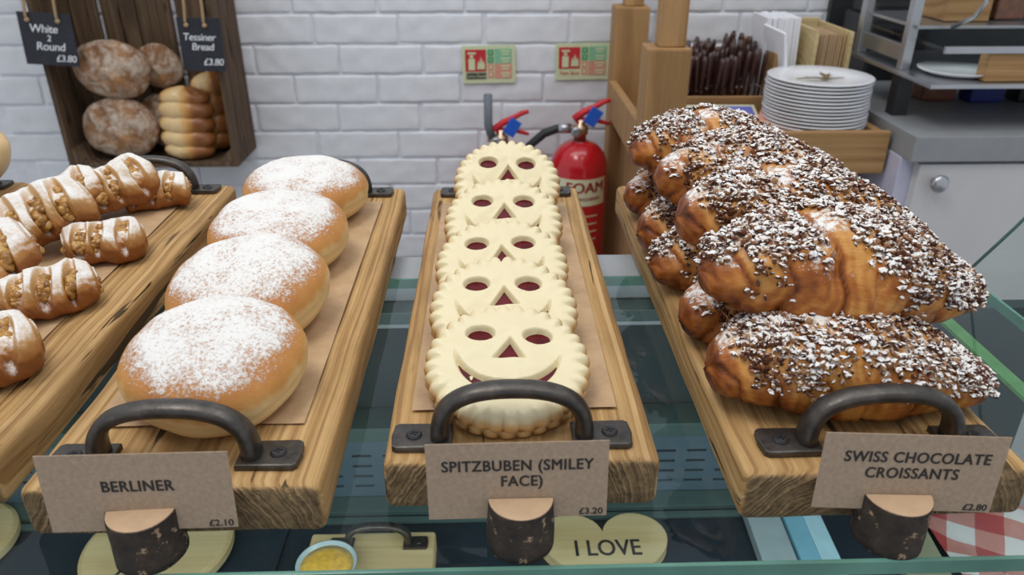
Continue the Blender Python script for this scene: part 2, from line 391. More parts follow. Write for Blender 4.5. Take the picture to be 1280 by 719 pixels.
def lettering(name, body, size, loc, rot, mat, parent=None, bold=0.0, align='CENTER', ext=.0001, shear=0, space=1.0, line=1.0, xs=1.0):
    cu = bpy.data.curves.new(name, 'FONT'); cu.body = body; cu.size = size; cu.align_x = align; cu.align_y = 'CENTER'
    cu.extrude = ext; cu.shear = shear; cu.space_character = space; cu.space_line = line; cu.resolution_u = 4
    tmp = bpy.data.objects.new('tmp', cu); C.objects.link(tmp)
    dg = bpy.context.evaluated_depsgraph_get(); dg.update()
    me = bpy.data.meshes.new_from_object(tmp.evaluated_get(dg)); bpy.data.objects.remove(tmp)
    if bold:
        bm = bmesh.new()
        for k, (dx, dy) in enumerate(((-1, 0), (1, 0), (0, .5), (0, -.5))):
            m2 = me.copy(); m2.transform(Matrix.Translation((dx*bold, dy*bold, k*2e-6))); bm.from_mesh(m2); bpy.data.meshes.remove(m2)
        bm.to_mesh(me); bm.free()
    me.materials.clear(); me.materials.append(mat)
    if xs != 1: me.transform(Matrix.Diagonal((xs, 1, 1, 1)))
    return link(name, me, parent, loc, rot)
RX = (PI/2, 0, 0)

# ================================================================= SETTING
struct(box('floor', (.2, 1.0, -1.11), (3.6, 4.0, .1), M['floor'], bev=0))
wall = struct(box('wall_back', (.2, 2.064, -.15), (3.6, .12, 2.0), M['mortar'], bev=0))
rng = random.Random(4)
brick_meshes = {}
def brick_mesh(v, wd):
    bm = rbox_bm((wd/2, .012, .0338), .0045, (int(wd/.012)+1, 1, 7), .0022, 34, v)
    me = bpy.data.meshes.new('brick'); bm.to_mesh(me); bm.free()
    for p in me.polygons: p.use_smooth = True
    me.materials.append(M['brick']); return me
for v in range(7): brick_meshes[v] = brick_mesh(v, .2065)
for v in range(7, 10): brick_meshes[v] = brick_mesh(v, .150)
offs = {0: -.014, 1: .046, 2: -.075, 3: .03, 4: -.03, 5: .07, 6: -.06}
for row in range(-4, 9):
    z = .031 - .0735*row - .0367
    if row < 0: z = .031 - .0735*row - .0367
    x = offs[row % 7] - .213*6 + .1065
    k = 0
    while x < 1.75:
        o = link('brick', brick_meshes[rng.randrange(7)], wall)
        o.location = (x-.2 + rng.uniform(-.002, .002), 2.0106 - 2.064 + rng.uniform(-.0012, .0012), z+.15+rng.uniform(-.0007, .0007))
        o.rotation_euler = (rng.uniform(-.01, .01), rng.choice((0, PI))+rng.uniform(-.004, .004), 0)
        x += .213; k += 1
dp = struct(box('trim_1', (1.39, 1.984, .0), (1.1, .02, 1.4), M['darkwall'], bev=.001))

# ================================================================= DISPLAY COUNTER
cnt = thing('display_counter', 'glass-topped refrigerated display counter with green cut glass edges under the boards', 'counter', (-.10, .42, -1.06))
def cbox(name, lo, hi, mat, bev=.001, kind=None):
    c = [(a+b)/2 for a, b in zip(lo, hi)]; s = [b-a for a, b in zip(lo, hi)]
    o = box(name, (c[0]+.10, c[1]-.42, c[2]+1.06), s, M[mat], cnt, bev); return o
cbox('top_glass', (-.85, .264, -.008), (.396, .572, 0), 'glass', 0)
def lab(o, s): o['label'] = s
lab(cbox('glass_edge', (-.85, .2615, -.0085), (.3985, .2638, .0), 'glassedge', .0004), 'polished green front edge of the top glass')
lab(cbox('glass_edge', (.3962, .264, -.0085), (.3988, .572, .0), 'glassedge', .0004), 'green right edge of the top glass')
lab(cbox('glass_edge', (-.85, .5722, -.0085), (.3985, .5745, .0), 'glassedge', .0004), 'green rear edge of the top glass')
cbox('front_glass', (-.85, .266, -.50), (.39, .272, -.0095), 'glass', 0)
cbox('rear_ledge', (-.85, .577, -.05), (.385, .628, -.004), 'ledge', .003)
cbox('rear_ledge', (-.85, .556, -.034), (.385, .5755, -.0225), 'tealstrip', .001)
cbox('back_panel', (-.85, .604, -.36), (.52, .62, -.052), 'teal', 0)
cbox('shelf_strip', (-.85, .57, -.165), (.42, .603, -.150), 'tealstrip', .001)
cbox('deck', (-.85, .28, -.285), (.52, .60, -.262), 'navy', .001)
cbox('plinth', (-.85, .275, -1.06), (.52, .62, -.51), 'white', .002)
cbox('well_front', (-.85, .275, -.50), (.52, .279, -.286), 'navy', .0)
cbox('shelf_rail', (-.85, .578, -.262), (.42, .600, -.256), 'tealstrip', .001)
cbox('shelf_rail', (-.85, .566, -.262), (.42, .573, -.258), 'tealstrip', .001)
cbox('side_post', (.378, .262, -1.06), (.392, .268, -.0095), 'steel', .001)
# deck seams (two thin joints of the dark trays)
for x in (-.47, -.20, .055, .31):
    cbox('tray_lip', (x-.0012, .285, -.262), (x+.0012, .565, -.2585), 'navy', .0004)
# vent panel with real slots
bm = bmesh.new()
xs = [-.85]; x0 = -.80
while x0 < .40: xs += [x0, x0+.019]; x0 += .030
xs.append(.42)
zs = [-.256, -.2445, -.2415, -.232, -.229, -.2195, -.2165, -.207, -.204, -.172]
for i in range(len(xs)-1):
    for j in range(len(zs)-1):
        if i % 2 == 1 and j % 2 == 1: continue
        cx, cz = (xs[i]+xs[i+1])/2, (zs[j]+zs[j+1])/2
        v = [bm.verts.new((a+.10, .600-.42, b+1.06)) for a, b in ((xs[i], zs[j]), (xs[i+1], zs[j]), (xs[i+1], zs[j+1]), (xs[i], zs[j+1]))]
        bm.faces.new(v)
bmesh.ops.remove_doubles(bm, verts=bm.verts, dist=1e-6)
r = bmesh.ops.extrude_face_region(bm, geom=bm.faces[:])
bmesh.ops.translate(bm, vec=(0, .002, 0), verts=[g for g in r['geom'] if isinstance(g, bmesh.types.BMVert)])
bmesh.ops.recalc_face_normals(bm, faces=bm.faces)
mesh_obj('vent_panel', bm, M['ventm'], cnt, False)
cbox('side_glass', (.368, .28, -.26), (.374, .556, -.0300), 'glass', 0)
lab(cbox('side_glass_edge', (.3655, .28, -.0298), (.3765, .556, -.0262), 'greenedge', .0006), 'bright green edge running along the right side')
# slanted side screen
bm = bmesh.new()
out = [(.572, .001), (.534, .055), (.46, .17), (.42, .23), (.27, .23), (.27, .001)]
a = [bm.verts.new((.4+.10-.0015, y-.42, z+1.06)) for y, z in out]; b = [bm.verts.new((.4+.10+.0025, y-.42, z+1.06)) for y, z in out]
bm.faces.new(a); bm.faces.new(list(reversed(b)))
n = len(out)
for i in range(n): bm.faces.new((a[i], b[i], b[(i+1) % n], a[(i+1) % n]))
bmesh.ops.recalc_face_normals(bm, faces=bm.faces)
mesh_obj('side_screen', bm, M['panel_glass'], cnt, False)
bm = bmesh.new()
add_sweep(bm, [(.5005, y-.42, z+1.06) for y, z in ((.573, .001), (.535, .056), (.461, .171), (.421, .231))], .0013, 6)
lab(mesh_obj('side_screen_edge', bm, M['glassedge'], cnt), 'slanting green edge of the clear side screen')

# ================================================================= BOARDS + HANDLES
def handle(parent, cx, y, z0, wob=0.0, part=None):
    """cast iron pull handle; screwed to the board, so a part of it"""
    bm = bmesh.new(); W = .0375; H = .0300
    pts = []; rad = []
    N = 34
    for i in range(N+1):
        s = -1+2*i/N; a = abs(s)
        # superellipse arch
        x = W*math.copysign(min(1, abs(math.sin(s*PI/2))**.86), s); zz = H*(max(0, math.cos(s*PI/2)))**.62
        pts.append((x, 0, zz+.001)); rad.append(.0047+.0013*a**4)
    add_sweep(bm, pts, rad, 14, (.82, 1.25), Vector((0, 1, 0)), 2.6)
    h = mesh_obj('handle', bm, M['iron'], parent, True, (cx, y, z0), (0, 0, wob))
    for s in (-1, 1):
        bm = bmesh.new()
        o = [(.031, -.0098), (.0590, -.0102), (.0612, -.0085), (.0622, 0), (.0612, .0085), (.0590, .0102), (.031, .0098)]
        if s < 0: o = [(-a, b) for a, b in reversed(o)]
        add_prism(bm, o, 0, .0034, .001)
        p = mesh_obj('handle_foot', bm, M['iron'], h, False)
        bm = bmesh.new(); add_lathe(bm, [(.0042, 0), (.0042, .0004), (.0034, .0012), (.0001, .0016)], 20, (s*.0505, 0, .0034))
        # cross recess cut as dark cross standing slightly below the head rim
        for r in (0, PI/2): add_box(bm, (s*.0505, 0, .0050), (.0040, .0009, .0006), 0, rot=Matrix.Rotation(r+.3, 3, 'Z'))
        mesh_obj('screw', bm, M['black'], h, False)
    return h
def board(label, x0, x1, y0, y1, front=True, back=True, seed=0, hx=None, hy=None, byo=.018):
    cx, cy = (x0+x1)/2, (y0+y1)/2
    b = thing('serving_board', label, 'serving board', (cx, cy, 0.0), group=None)
    bm = rbox_bm(((x1-x0)/2, (y1-y0)/2, .0148), .0055, (14, 44, 3), .0011, 22, seed)
    mesh_obj('plank', bm, M['board'], b, True, (0, 0, .0153))
    if front: handle(b, (hx if hx is not None else cx)-cx, (hy if hy else y0+.0165)-cy, .0305)
    if back: handle(b, 0, y1-byo-cy, .0305)
    return b
board('reclaimed plank board carrying the row of five smiley face biscuits', -.0565, .0835, .3015, .712, seed=1, hx=.009, hy=.3205)
board('reclaimed plank board carrying the four sugared round doughnuts', -.2275, -.0835, .2870, .714, seed=2, hx=-.1585, hy=.3085)
board('reclaimed plank board carrying the heap of nut-covered croissants', .122, .266, .2885, .716, seed=3, hx=.1965, hy=.3115)
board('reclaimed plank board carrying the slashed apple pastries', -.3955, -.2515, .31, .728, front=True, seed=4)
board('reclaimed plank board at the far left edge carrying a brown roll', -.604, -.460, .33, .746, front=False, seed=5)
def paper(label, x0, x1, y0, y1, seed):
    bm = bmesh.new(); nx, ny = 16, 40; g = []
    for i in range(nx+1):
        row = []
        for j in range(ny+1):
            x = x0+(x1-x0)*i/nx; y = y0+(y1-y0)*j/ny
            z = .0004+.0007*abs(noise.noise(Vector((x*30, y*22, seed))))
            row.append(bm.verts.new((x-(x0+x1)/2, y-(y0+y1)/2, z)))
        g.append(row)
    for i in range(nx):
        for j in range(ny): bm.faces.new((g[i][j], g[i+1][j], g[i+1][j+1], g[i][j+1]))
    o = mesh_obj('baking_paper', bm, M['baking'], None, True, ((x0+x1)/2, (y0+y1)/2, .0312))
    return tag(o, label, 'baking paper')
paper('brown baking paper lying under the five smiley biscuits', -.045, .067, .345, .665, 1)
paper('brown baking paper lying under the four sugared doughnuts', -.212, -.101, .335, .672, 2)
paper('brown baking paper lying under the slashed apple pastries', -.385, -.285, .34, .70, 3)

# ================================================================= BERLINERS
def berliner_mesh(seed):
    bm = bmesh.new(); nu, nv = 72, 44; R, H = .0545, .0235; rings = []
    for j in range(nv+1):
        ph = -PI/2+PI*j/nv; ring = []
        cr = abs(math.cos(ph))**.62; sz = math.copysign(abs(math.sin(ph))**.92, math.sin(ph))
        for i in range(nu):
            a = 2*PI*i/nu; d = Vector((math.cos(a), math.sin(a), 0))
            n = noise.noise(Vector((d.x*1.4+seed*5, d.y*1.4, ph*.6)))*.05
            r = R*cr*(1+n)
            z = H*sz*(1+.10*noise.noise(Vector((d.x*cr*1.5, d.y*cr*1.5, seed*3.0))))
            # waist seam and crease on the pale belt
            r -= .0016*math.exp(-((ph+.12)/.10)**2)*(.6+.5*noise.noise(Vector((d.x*3, d.y*3, seed))))
            z += .0010*noise.noise(Vector((d.x*cr*4, d.y*cr*4, seed+9)))
            z = max(z, -H*.93)
            ring.append(bm.verts.new((r*d.x, r*d.y, z)))
        rings.append(ring)
    for a, b in zip(rings, rings[1:]):
        for i in range(nu): bm.faces.new((a[i], a[(i+1) % nu], b[(i+1) % nu], b[i]))
    for v in bm.verts: v.co.z += H*.93
    bmesh.ops.remove_doubles(bm, verts=bm.verts, dist=1e-6)
    return bm
words = ['nearest the camera behind the iron handle', 'second from the front, leaning on the third', 'third from the front, leaning on the last', 'at the back of the board']
for i, (x, y, z, tx, ty, sc_) in enumerate([(-.1530, .366, .0355, 12, 3, .885), (-.1570, .452, .0350, 11, -2, .94), (-.1610, .545, .0345, 8, 1, .945), (-.162, .642, .0325, 3, 2, .97)]):
    o = mesh_obj('doughnut', berliner_mesh(i+1), M['berliner'], None, True, (x, y, z), (math.radians(tx), math.radians(ty), i*1.1))
    o.rotation_mode = 'XYZ'
    # tilt about the world x axis after spinning
    o.matrix_basis = Matrix.Translation((x, y, z)) @ Matrix.Rotation(math.radians(tx), 4, 'X') @ Matrix.Rotation(math.radians(ty), 4, 'Y') @ Matrix.Rotation(i*1.3, 4, 'Z') @ Matrix.Scale(sc_, 4)
    tag(o, 'round filled doughnut dusted with white icing sugar, '+words[i], 'doughnut', 'sugared doughnuts in a row')

# ================================================================= SMILEY BISCUITS
RC = .0455
def sstep(a, b, x):
    t = max(0, min(1, (x-a)/(b-a))); return t*t*(3-2*t)
def cookie_bm(top, seed=0):
    bm = bmesh.new(); lay = bm.verts.layers.float.new('bake'); na, nr = 232, 78 if top else 22; th = .0062; rings = []
    def holes(x, y):
        e = min(math.hypot((x+.36)/.158, (y-.42)/.112), math.hypot((x-.36)/.158, (y-.40)/.112))-1
        e *= .14
        # nose triangle
        nx, ny = x-.02, y-.13
        tri = max(-ny-.085, ny*.55+abs(nx)*.95-.105)
        # smile crescent
        m = max(math.hypot(x, y-.10)-.62, .715-math.hypot(x, y-.35), )
        return min(e, tri, m)
    for j in range(nr+1):
        t = j/nr; ring = []
        for i in range(na):
            a = 2*PI*i/na
            sc = abs(math.sin(a*16+seed))
            Rm = 1+.050*(sc**.7)-.028
            rr = t*Rm; x, y = rr*math.cos(a), rr*math.sin(a)
            edge = max(0, (t-.80)/.20)
            z = th*(1-edge**3)**.5 if edge < 1 else 0
            z += .0012*noise.noise(Vector((x*2.5, y*2.5, seed)))+.0004*noise.noise(Vector((x*7, y*7, seed)))
            # crimp grooves near the rim
            z -= .0026*(1-sc)**1.5*sstep(.78, .97, t)
            bake = sstep(.90, 1.0, t)*.9
            if top:
                hd = holes(x, y)
                z -= .0056*(1-sstep(-.022, .040, hd))
            ring.append((Vector((x*RC, y*RC, z)), bake))
        rings.append(ring)
    vr = []
    for ring in rings:
        q = []
        for co, b in ring:
            v = bm.verts.new(co); v[lay] = b; q.append(v)
        vr.append(q)
    # side skirt
    q = []
    for co, b in rings[-1]:
        v = bm.verts.new((co.x*.985, co.y*.985, -.0012)); v[lay] = 1.0; q.append(v)
    vr.append(q)
    for a, b in zip(vr, vr[1:]):
        for i in range(na): bm.faces.new((a[i], b[i], b[(i+1) % na], a[(i+1) % na]))
    if top:
        pass
    bm.faces.new(list(reversed(vr[-1])))
    bmesh.ops.remove_doubles(bm, verts=bm.verts, dist=1e-7)
    bmesh.ops.recalc_face_normals(bm, faces=bm.faces)
    return bm
def make_cookie():
    t = thing('smiley_biscuit', 'x', 'biscuit')
    mesh_obj('top_layer', cookie_bm(True, 0), M['cookie'], t, True, (0, 0, .0062))
    mesh_obj('base_layer', cookie_bm(False, .7), M['cookie_base'], t, True, (0, 0, .0012))
    bm = bmesh.new(); add_lathe(bm, [(RC*.86, 0), (RC*.90, .001), (RC*.90, .0024), (RC*.86, .0028)], 60)
    mesh_obj('jam', bm, M['jam'], t, True, (0, 0, .0055)); return t
ck = make_cookie()
cw = ['nearest the camera with smile and chin under the handle', 'second from the front', 'third, in the middle of the row', 'fourth from the front', 'last in the row, in front of the extinguishers']
spots = [(.0075, .3640, .0425, 15, -4), (.0065, .4220, .0455, 20, 1), (.0065, .4850, .0460, 22, 3), (.0090, .5600, .0490, 27, 0), (.0135, .6380, .0550, 35, -1)]
for i, (x, y, z, tl, rz) in enumerate(spots):
    o = ck if i == 0 else copy_tree(ck)
    # slight kick so that the chin tucks below the neighbour
    o.matrix_basis = Matrix.Translation((x, y, z)) @ Matrix.Rotation(math.radians(tl), 4, 'X') @ Matrix.Rotation(math.radians(rz), 4, 'Z')
    tag(o, 'scalloped smiley jam biscuit, '+cw[i], 'biscuit', 'smiley face biscuits in a row')

# ================================================================= CROISSANTS
def croissant_parts(seed, L=.153, R=.0315):
    rg = random.Random(seed); bm = bmesh.new(); lay = bm.verts.layers.float.new('bake')
    nt, nu = 150, 60; grid = []
    bnd = [0, .27, .60, .86, 1.4]
    for j in range(nt+1):
        t = -1+2*j/nt; at = abs(t); ring = []
        env = .80*(1-at**1.45)**.88+.24 if t > 0 else .72*(1-at**2.1)**.85+.32
        env = min(env, 1.04)*max(0.02, 1-sstep(.93, 1.0, at)**2*.75)
        for i in range(nu):
            a = 2*PI*i/nu; ca, sa = math.cos(a), math.sin(a)
            sh = .10*math.sin(a*1.0+(.9 if t > 0 else 2.4)+seed)+.03*math.sin(2*a+seed)+.05*noise.noise(Vector((ca*2, sa*2, t+seed)))
            q = at+sh; k = 0
            while k < 3 and q > bnd[k+1]: k += 1
            f = max(0, min(1, (q-bnd[k])/(bnd[k+1]-bnd[k])))
            r = R*env*(1.035-.085*k+.085*k*0+.10*(1-f)**.0*math.sin(PI*min(1, .10+f*.80))**.6-(.05*math.exp(-f*16) if k else 0)+(.085*k*.55))
            r *= 1+.09*noise.noise(Vector((t*2.6+seed*3, ca*1.3, sa*1.3)))+.028*noise.noise(Vector((t*16, ca*4, sa*4+seed)))
            # thin lamination ridges
            lam = math.sin(q*70+2*ca+seed+5*noise.noise(Vector((t*3, ca, sa))))*.5+.5
            r *= 1+.006*lam
            y = r*ca*1.16; z = r*sa*.88
            if z < -R*.42: z = -R*.42+(z+R*.42)*.2
            x = t*L/2+.002*noise.noise(Vector((ca, sa, t*5+seed)))
            z -= .004*at**2.2
            y += .013*(t**2)*(-1 if seed % 2 else -.5)
            v = bm.verts.new((x, y, z))
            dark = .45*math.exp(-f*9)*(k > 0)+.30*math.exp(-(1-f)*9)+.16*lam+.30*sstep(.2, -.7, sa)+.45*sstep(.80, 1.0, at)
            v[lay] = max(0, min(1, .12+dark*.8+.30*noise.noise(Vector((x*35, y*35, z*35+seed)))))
            ring.append(v)
        grid.append(ring)
    for a, b in zip(grid, grid[1:]):
        for i in range(nu): bm.faces.new((a[i], a[(i+1) % nu], b[(i+1) % nu], b[i]))
    bm.faces.new(grid[0]); bm.faces.new(grid[-1])
    bmesh.ops.remove_doubles(bm, verts=bm.verts, dist=1e-6)
    bmesh.ops.recalc_face_normals(bm, faces=bm.faces)
    if bm.calc_volume(signed=True) < 0: bmesh.ops.reverse_faces(bm, faces=bm.faces[:])
    bm.normal_update()
    cand = [(v.co.copy(), v.normal.copy()) for v in bm.verts if v.normal.z > -.05]
    # nuts
    nb = bmesh.new(); tl = nb.verts.layers.float.new('tone'); n = 0; tries = 0
    tmp = bmesh.new(); bmesh.ops.create_icosphere(tmp, subdivisions=1, radius=1)
    iv = [v.co.copy() for v in tmp.verts]; ifc = [[v.index for v in f.verts] for f in tmp.faces]; tmp.free()
    while n < 2700 and tries < 60000:
        tries += 1; co, no = rg.choice(cand)
        tt = co.x/(L/2)
        dens = noise.noise(Vector((co.x*34+seed*7, co.y*34, co.z*34)))*1.1+.15+no.z*.75-.9*math.exp(-((tt+.30+co.y*6)/.09)**2)-(.55 if tt < -.74 else 0)-.7*(no.z < .2)-.25*(tt > .9)
        if rg.random() > dens: continue
        s = rg.uniform(.0008, .0021)*(1.25 if rg.random() < .15 else 1); tone = rg.random()**1.3
        sq = Matrix.Rotation(rg.uniform(0, 6.28), 3, Vector((rg.gauss(0, 1), rg.gauss(0, 1), rg.gauss(0, 1))).normalized()) @ Matrix.Diagonal((1.25, .9, .6))
        c = co+Vector((rg.uniform(-.0018, .0018), rg.uniform(-.0018, .0018), 0))+no*(s*.45+rg.random()**3*.0012); vs = []
        for p in iv:
            v = nb.verts.new(c+(sq @ (p*rg.uniform(.75, 1.2)))*s); v[tl] = tone; vs.append(v)
        for f in ifc: nb.faces.new([vs[q] for q in f])
        n += 1
    return bm, nb
kinds = []
for s in (1, 2, 3):
    a, b = croissant_parts(s)
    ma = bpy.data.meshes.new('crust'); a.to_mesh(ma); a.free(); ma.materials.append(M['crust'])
    for p in ma.polygons: p.use_smooth = True
    mb = bpy.data.meshes.new('nut_topping'); b.to_mesh(mb); b.free(); mb.materials.append(M['nuts'])
    kinds.append((ma, mb))
def croissant(label, x, y, z, kind, rx=0, ry=0, rz=0, s=1.0, sx=None):
    t = thing('croissant', label, 'croissant', group='nut-covered croissants in the heap')
    t.matrix_basis = Matrix.Translation((x, y, z)) @ Matrix.Rotation(math.radians(rz), 4, 'Z') @ Matrix.Rotation(math.radians(ry), 4, 'Y') @ Matrix.Rotation(math.radians(rx), 4, 'X') @ Matrix.Diagonal((sx or s, s, s, 1))
    link('crust', kinds[kind][0], t); n = link('nut_topping', kinds[kind][1], t); n['kind'] = 'stuff'
CR = 'sugared nut croissant, '
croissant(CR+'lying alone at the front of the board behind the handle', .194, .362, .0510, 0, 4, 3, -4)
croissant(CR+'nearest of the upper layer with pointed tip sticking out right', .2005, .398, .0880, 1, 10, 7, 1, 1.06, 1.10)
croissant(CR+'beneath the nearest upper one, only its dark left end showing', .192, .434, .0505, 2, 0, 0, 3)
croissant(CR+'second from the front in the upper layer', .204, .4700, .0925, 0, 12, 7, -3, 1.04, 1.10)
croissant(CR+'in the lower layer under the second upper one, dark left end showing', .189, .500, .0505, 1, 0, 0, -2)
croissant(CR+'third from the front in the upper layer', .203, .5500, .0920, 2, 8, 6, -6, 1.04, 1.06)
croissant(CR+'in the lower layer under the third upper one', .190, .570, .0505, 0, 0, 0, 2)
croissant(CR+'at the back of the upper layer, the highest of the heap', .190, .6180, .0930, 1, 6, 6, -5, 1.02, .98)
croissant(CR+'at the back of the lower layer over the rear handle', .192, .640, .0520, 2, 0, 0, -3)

# ================================================================= APPLE PASTRIES
def pastry_parts(seed, L=.080, W=.062, H=.040):
    rg = random.Random(seed); bm = bmesh.new(); nt, nu = 96, 64
    slits = [(c+rg.uniform(-.06, .06), hw*rg.uniform(.8, 1.2)) for c, hw in ((-.56, .17), (-.04, .20), (.50, .17))]
    grid = []
    prof = [(-.80, .30), (-.90, .45), (-.97, .62)]
    ts = [-1+2*j/nt for j in range(nt+1)]
    for j, t in enumerate(ts):
        ring = []; at = abs(t)
        env = (1-.22*at**3)*(1-.30*sstep(.90, 1.0, at))
        for i in range(nu):
            a = 2*PI*i/nu; ca, sa = math.cos(a), math.sin(a)
            x = t*L/2; y = W/2*env*math.copysign(abs(ca)**.8, ca); z = H/2*env*math.copysign(abs(sa)**.85, sa)
            # diagonal slits on the top side
            d = 0
            for c, hw in slits:
                u = (t-c-.16*ca)/hw; v = (a-math.radians(128))/math.radians(74)
                q = u*u+v*v
                d = max(d, 1-sstep(.55, 1.12, q))
            sh_ = 1-.36*d
            y *= sh_; z = z*sh_+(.0022*(1-d) if sa > .2 else 0)
            nn = noise.noise(Vector((t*3, ca*1.5+seed, sa*1.5)))
            n2 = noise.noise(Vector((t*1.3+seed*4, ca*.8, sa*.8)))
            y *= 1+.10*nn+.22*n2; z *= 1+.12*nn+.25*n2; y += .007*math.sin(t*2.2+seed*2)
            y += .0012*noise.noise(Vector((t*14, ca*6, sa*6+seed)))
            z += .003*math.sin(t*1.7+seed)
            if z < -H*.42: z = -H*.42
            ring.append(bm.verts.new((x, y, z)))
        grid.append(ring)
    for a, b in zip(grid, grid[1:]):
        for i in range(nu): bm.faces.new((a[i], a[(i+1) % nu], b[(i+1) % nu], b[i]))
    # open rolled ends
    for ring, s in ((grid[0], -1), (grid[-1], 1)):
        prev = ring
        for sc, dx in ((.95, .0008), (.88, -.0005), (.80, -.008)):
            new = [bm.verts.new((v.co.x+s*dx, v.co.y*sc, v.co.z*sc+.0006)) for v in ring]
            for i in range(nu):
                bm.faces.new((prev[i], prev[(i+1) % nu], new[(i+1) % nu], new[i]))
            prev = new
        bm.faces.new(prev)
    bmesh.ops.recalc_face_normals(bm, faces=bm.faces)
    fb = bmesh.new(); tmp = bmesh.new(); bmesh.ops.create_icosphere(tmp, subdivisions=2, radius=1)
    iv = [v.co.copy() for v in tmp.verts]; ifc = [[v.index for v in f.verts] for f in tmp.faces]; tmp.free()
    def lump(c, s):
        m = Matrix.Rotation(rg.uniform(0, 6), 3, Vector((rg.gauss(0, 1), rg.gauss(0, 1), 1)).normalized()) @ Matrix.Diagonal((1.3, 1, .8))
        vs = [fb.verts.new(Vector(c)+(m @ p)*s*(1+.18*noise.noise(p*2+Vector(c)*90))) for p in iv]
        for f in ifc: fb.faces.new([vs[q] for q in f])
    for c, hw in slits:
        for k in range(24):
            v = rg.uniform(-.75, .75); aa = math.radians(128)+v*math.radians(74); cc, ss = math.cos(aa), math.sin(aa); kk = .64+rg.uniform(-.04, .06)
            lump(((c+.16*cc+rg.uniform(-.10, .10)*(1-v*v))*L/2, W/2*kk*math.copysign(abs(cc)**.8, cc), max(-H*.36, H/2*kk*math.copysign(abs(ss)**.85, ss))), rg.uniform(.0034, .0052))
    for s in (-1, 1):
        for k in range(16):
            aa = rg.uniform(0, 6.28); rr = rg.uniform(0, .55)
            lump((s*(L/2-.004+rg.uniform(-.002, .003)), math.cos(aa)*rr*W/2*.85, math.sin(aa)*rr*H/2*.8), rg.uniform(.0032, .0048))
    return bm, fb
pk = []
for s in (1, 2, 3):
    a, b = pastry_parts(s)
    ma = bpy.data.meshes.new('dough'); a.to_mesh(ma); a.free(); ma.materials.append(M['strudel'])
    mb = bpy.data.meshes.new('apple_filling'); b.to_mesh(mb); b.free(); mb.materials.append(M['filling'])
    for me in (ma, mb):
        for p in me.polygons: p.use_smooth = True
    pk.append((ma, mb))
def pastry(label, x, y, z, kind, rx, ry, rz, s=1.0):
    t = thing('apple_pastry', label, 'pastry', group='slashed apple pastries')
    t.matrix_basis = Matrix.Translation((x, y, z)) @ Matrix.Rotation(math.radians(rz), 4, 'Z') @ Matrix.Rotation(math.radians(ry), 4, 'Y') @ Matrix.Rotation(math.radians(rx), 4, 'X') @ Matrix.Scale(s, 4)
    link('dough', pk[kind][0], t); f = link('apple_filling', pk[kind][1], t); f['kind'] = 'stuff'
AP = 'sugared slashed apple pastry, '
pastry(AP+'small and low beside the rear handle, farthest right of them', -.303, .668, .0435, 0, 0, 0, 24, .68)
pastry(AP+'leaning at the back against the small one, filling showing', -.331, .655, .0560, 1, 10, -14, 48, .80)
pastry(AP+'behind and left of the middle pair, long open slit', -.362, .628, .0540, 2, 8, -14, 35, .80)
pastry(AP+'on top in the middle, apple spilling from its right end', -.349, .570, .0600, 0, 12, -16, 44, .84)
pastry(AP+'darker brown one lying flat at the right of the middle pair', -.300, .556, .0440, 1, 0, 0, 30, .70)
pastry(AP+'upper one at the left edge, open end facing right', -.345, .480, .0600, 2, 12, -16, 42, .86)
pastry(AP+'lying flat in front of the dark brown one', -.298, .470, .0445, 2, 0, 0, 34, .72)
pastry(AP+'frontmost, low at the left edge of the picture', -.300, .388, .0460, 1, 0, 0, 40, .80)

# ================================================================= CARDS AND LOG HOLDERS
def holder(label, x, y, rz, seed, dia=.0325, h=.0262):
    t = thing('log_card_holder', label, 'card holder', (x, y, 0), (0, 0, rz), 'half-round log card holders')
    def halfp(y0, y1, nseg=18):
        r = dia/2; pts = []
        return r
    bm = bmesh.new(); r = dia/2; seg = 40; rings = []
    nz = 8
    for j in range(nz+1):
        z = h*j/nz; ring = []
        for i in range(seg):
            a = 2*PI*i/seg; rr = r*(1+.035*noise.noise(Vector((math.cos(a)*2, math.sin(a)*2, z*60+seed))))*(1.02-.05*j/nz)
            ring.append(bm.verts.new((rr*math.cos(a), rr*math.sin(a), z)))
        rings.append(ring)
    for a, b in zip(rings, rings[1:]):
        for i in range(seg): bm.faces.new((a[i], a[(i+1) % seg], b[(i+1) % seg], b[i]))
    bm.faces.new(list(reversed(rings[0])))
    mesh_obj('bark', bm, M['bark'], t)
    # sawn top with the slot for the card: two flat pieces either side
    for sgn in (-1, 1):
        bm = bmesh.new(); o = []
        y0 = .0008
        n = 16
        for i in range(n+1):
            a = PI*i/n
            o.append((r*.95*math.cos(a), max(y0, r*.95*math.sin(a))))
        o = [(p, q*sgn) for p, q in o]
        if sgn < 0: o = list(reversed(o))
        add_prism(bm, o, h-.004, h+.0003)
        mesh_obj('sawn_top', bm, M['cutwood'], t, False)
    return t
def card(label, x, y, z, rz, ry, lines, price, tilt=-4):
    t = thing('price_card', label, 'label card')
    t.matrix_basis = Matrix.Translation((x, y, z)) @ Matrix.Rotation(rz, 4, 'Z') @ Matrix.Rotation(ry, 4, 'Y') @ Matrix.Rotation(math.radians(tilt), 4, 'X')
    box('card', (0, 0, 0), (.0852, .0005, .0425), M['kraft'], t, 0)
    for s, dx, dz in lines: lettering('lettering', s, .0083, (dx, -.0004, dz), RX, M['ink'], t, .00024, xs=.86, space=1.08)
    lettering('lettering', price, .0052, (.0350, -.0004, -.0186), RX, M['ink'], t, .00008)
    return t
holder('half-log card holder with brown bark holding the doughnut card', -.1655, .2785, math.radians(4), 1)
holder('half-log card holder with brown bark holding the smiley biscuit card', .0120, .2810, 0, 2)
holder('half-log card holder with speckled dark bark holding the croissant card', .1925, .2785, math.radians(-3), 3)
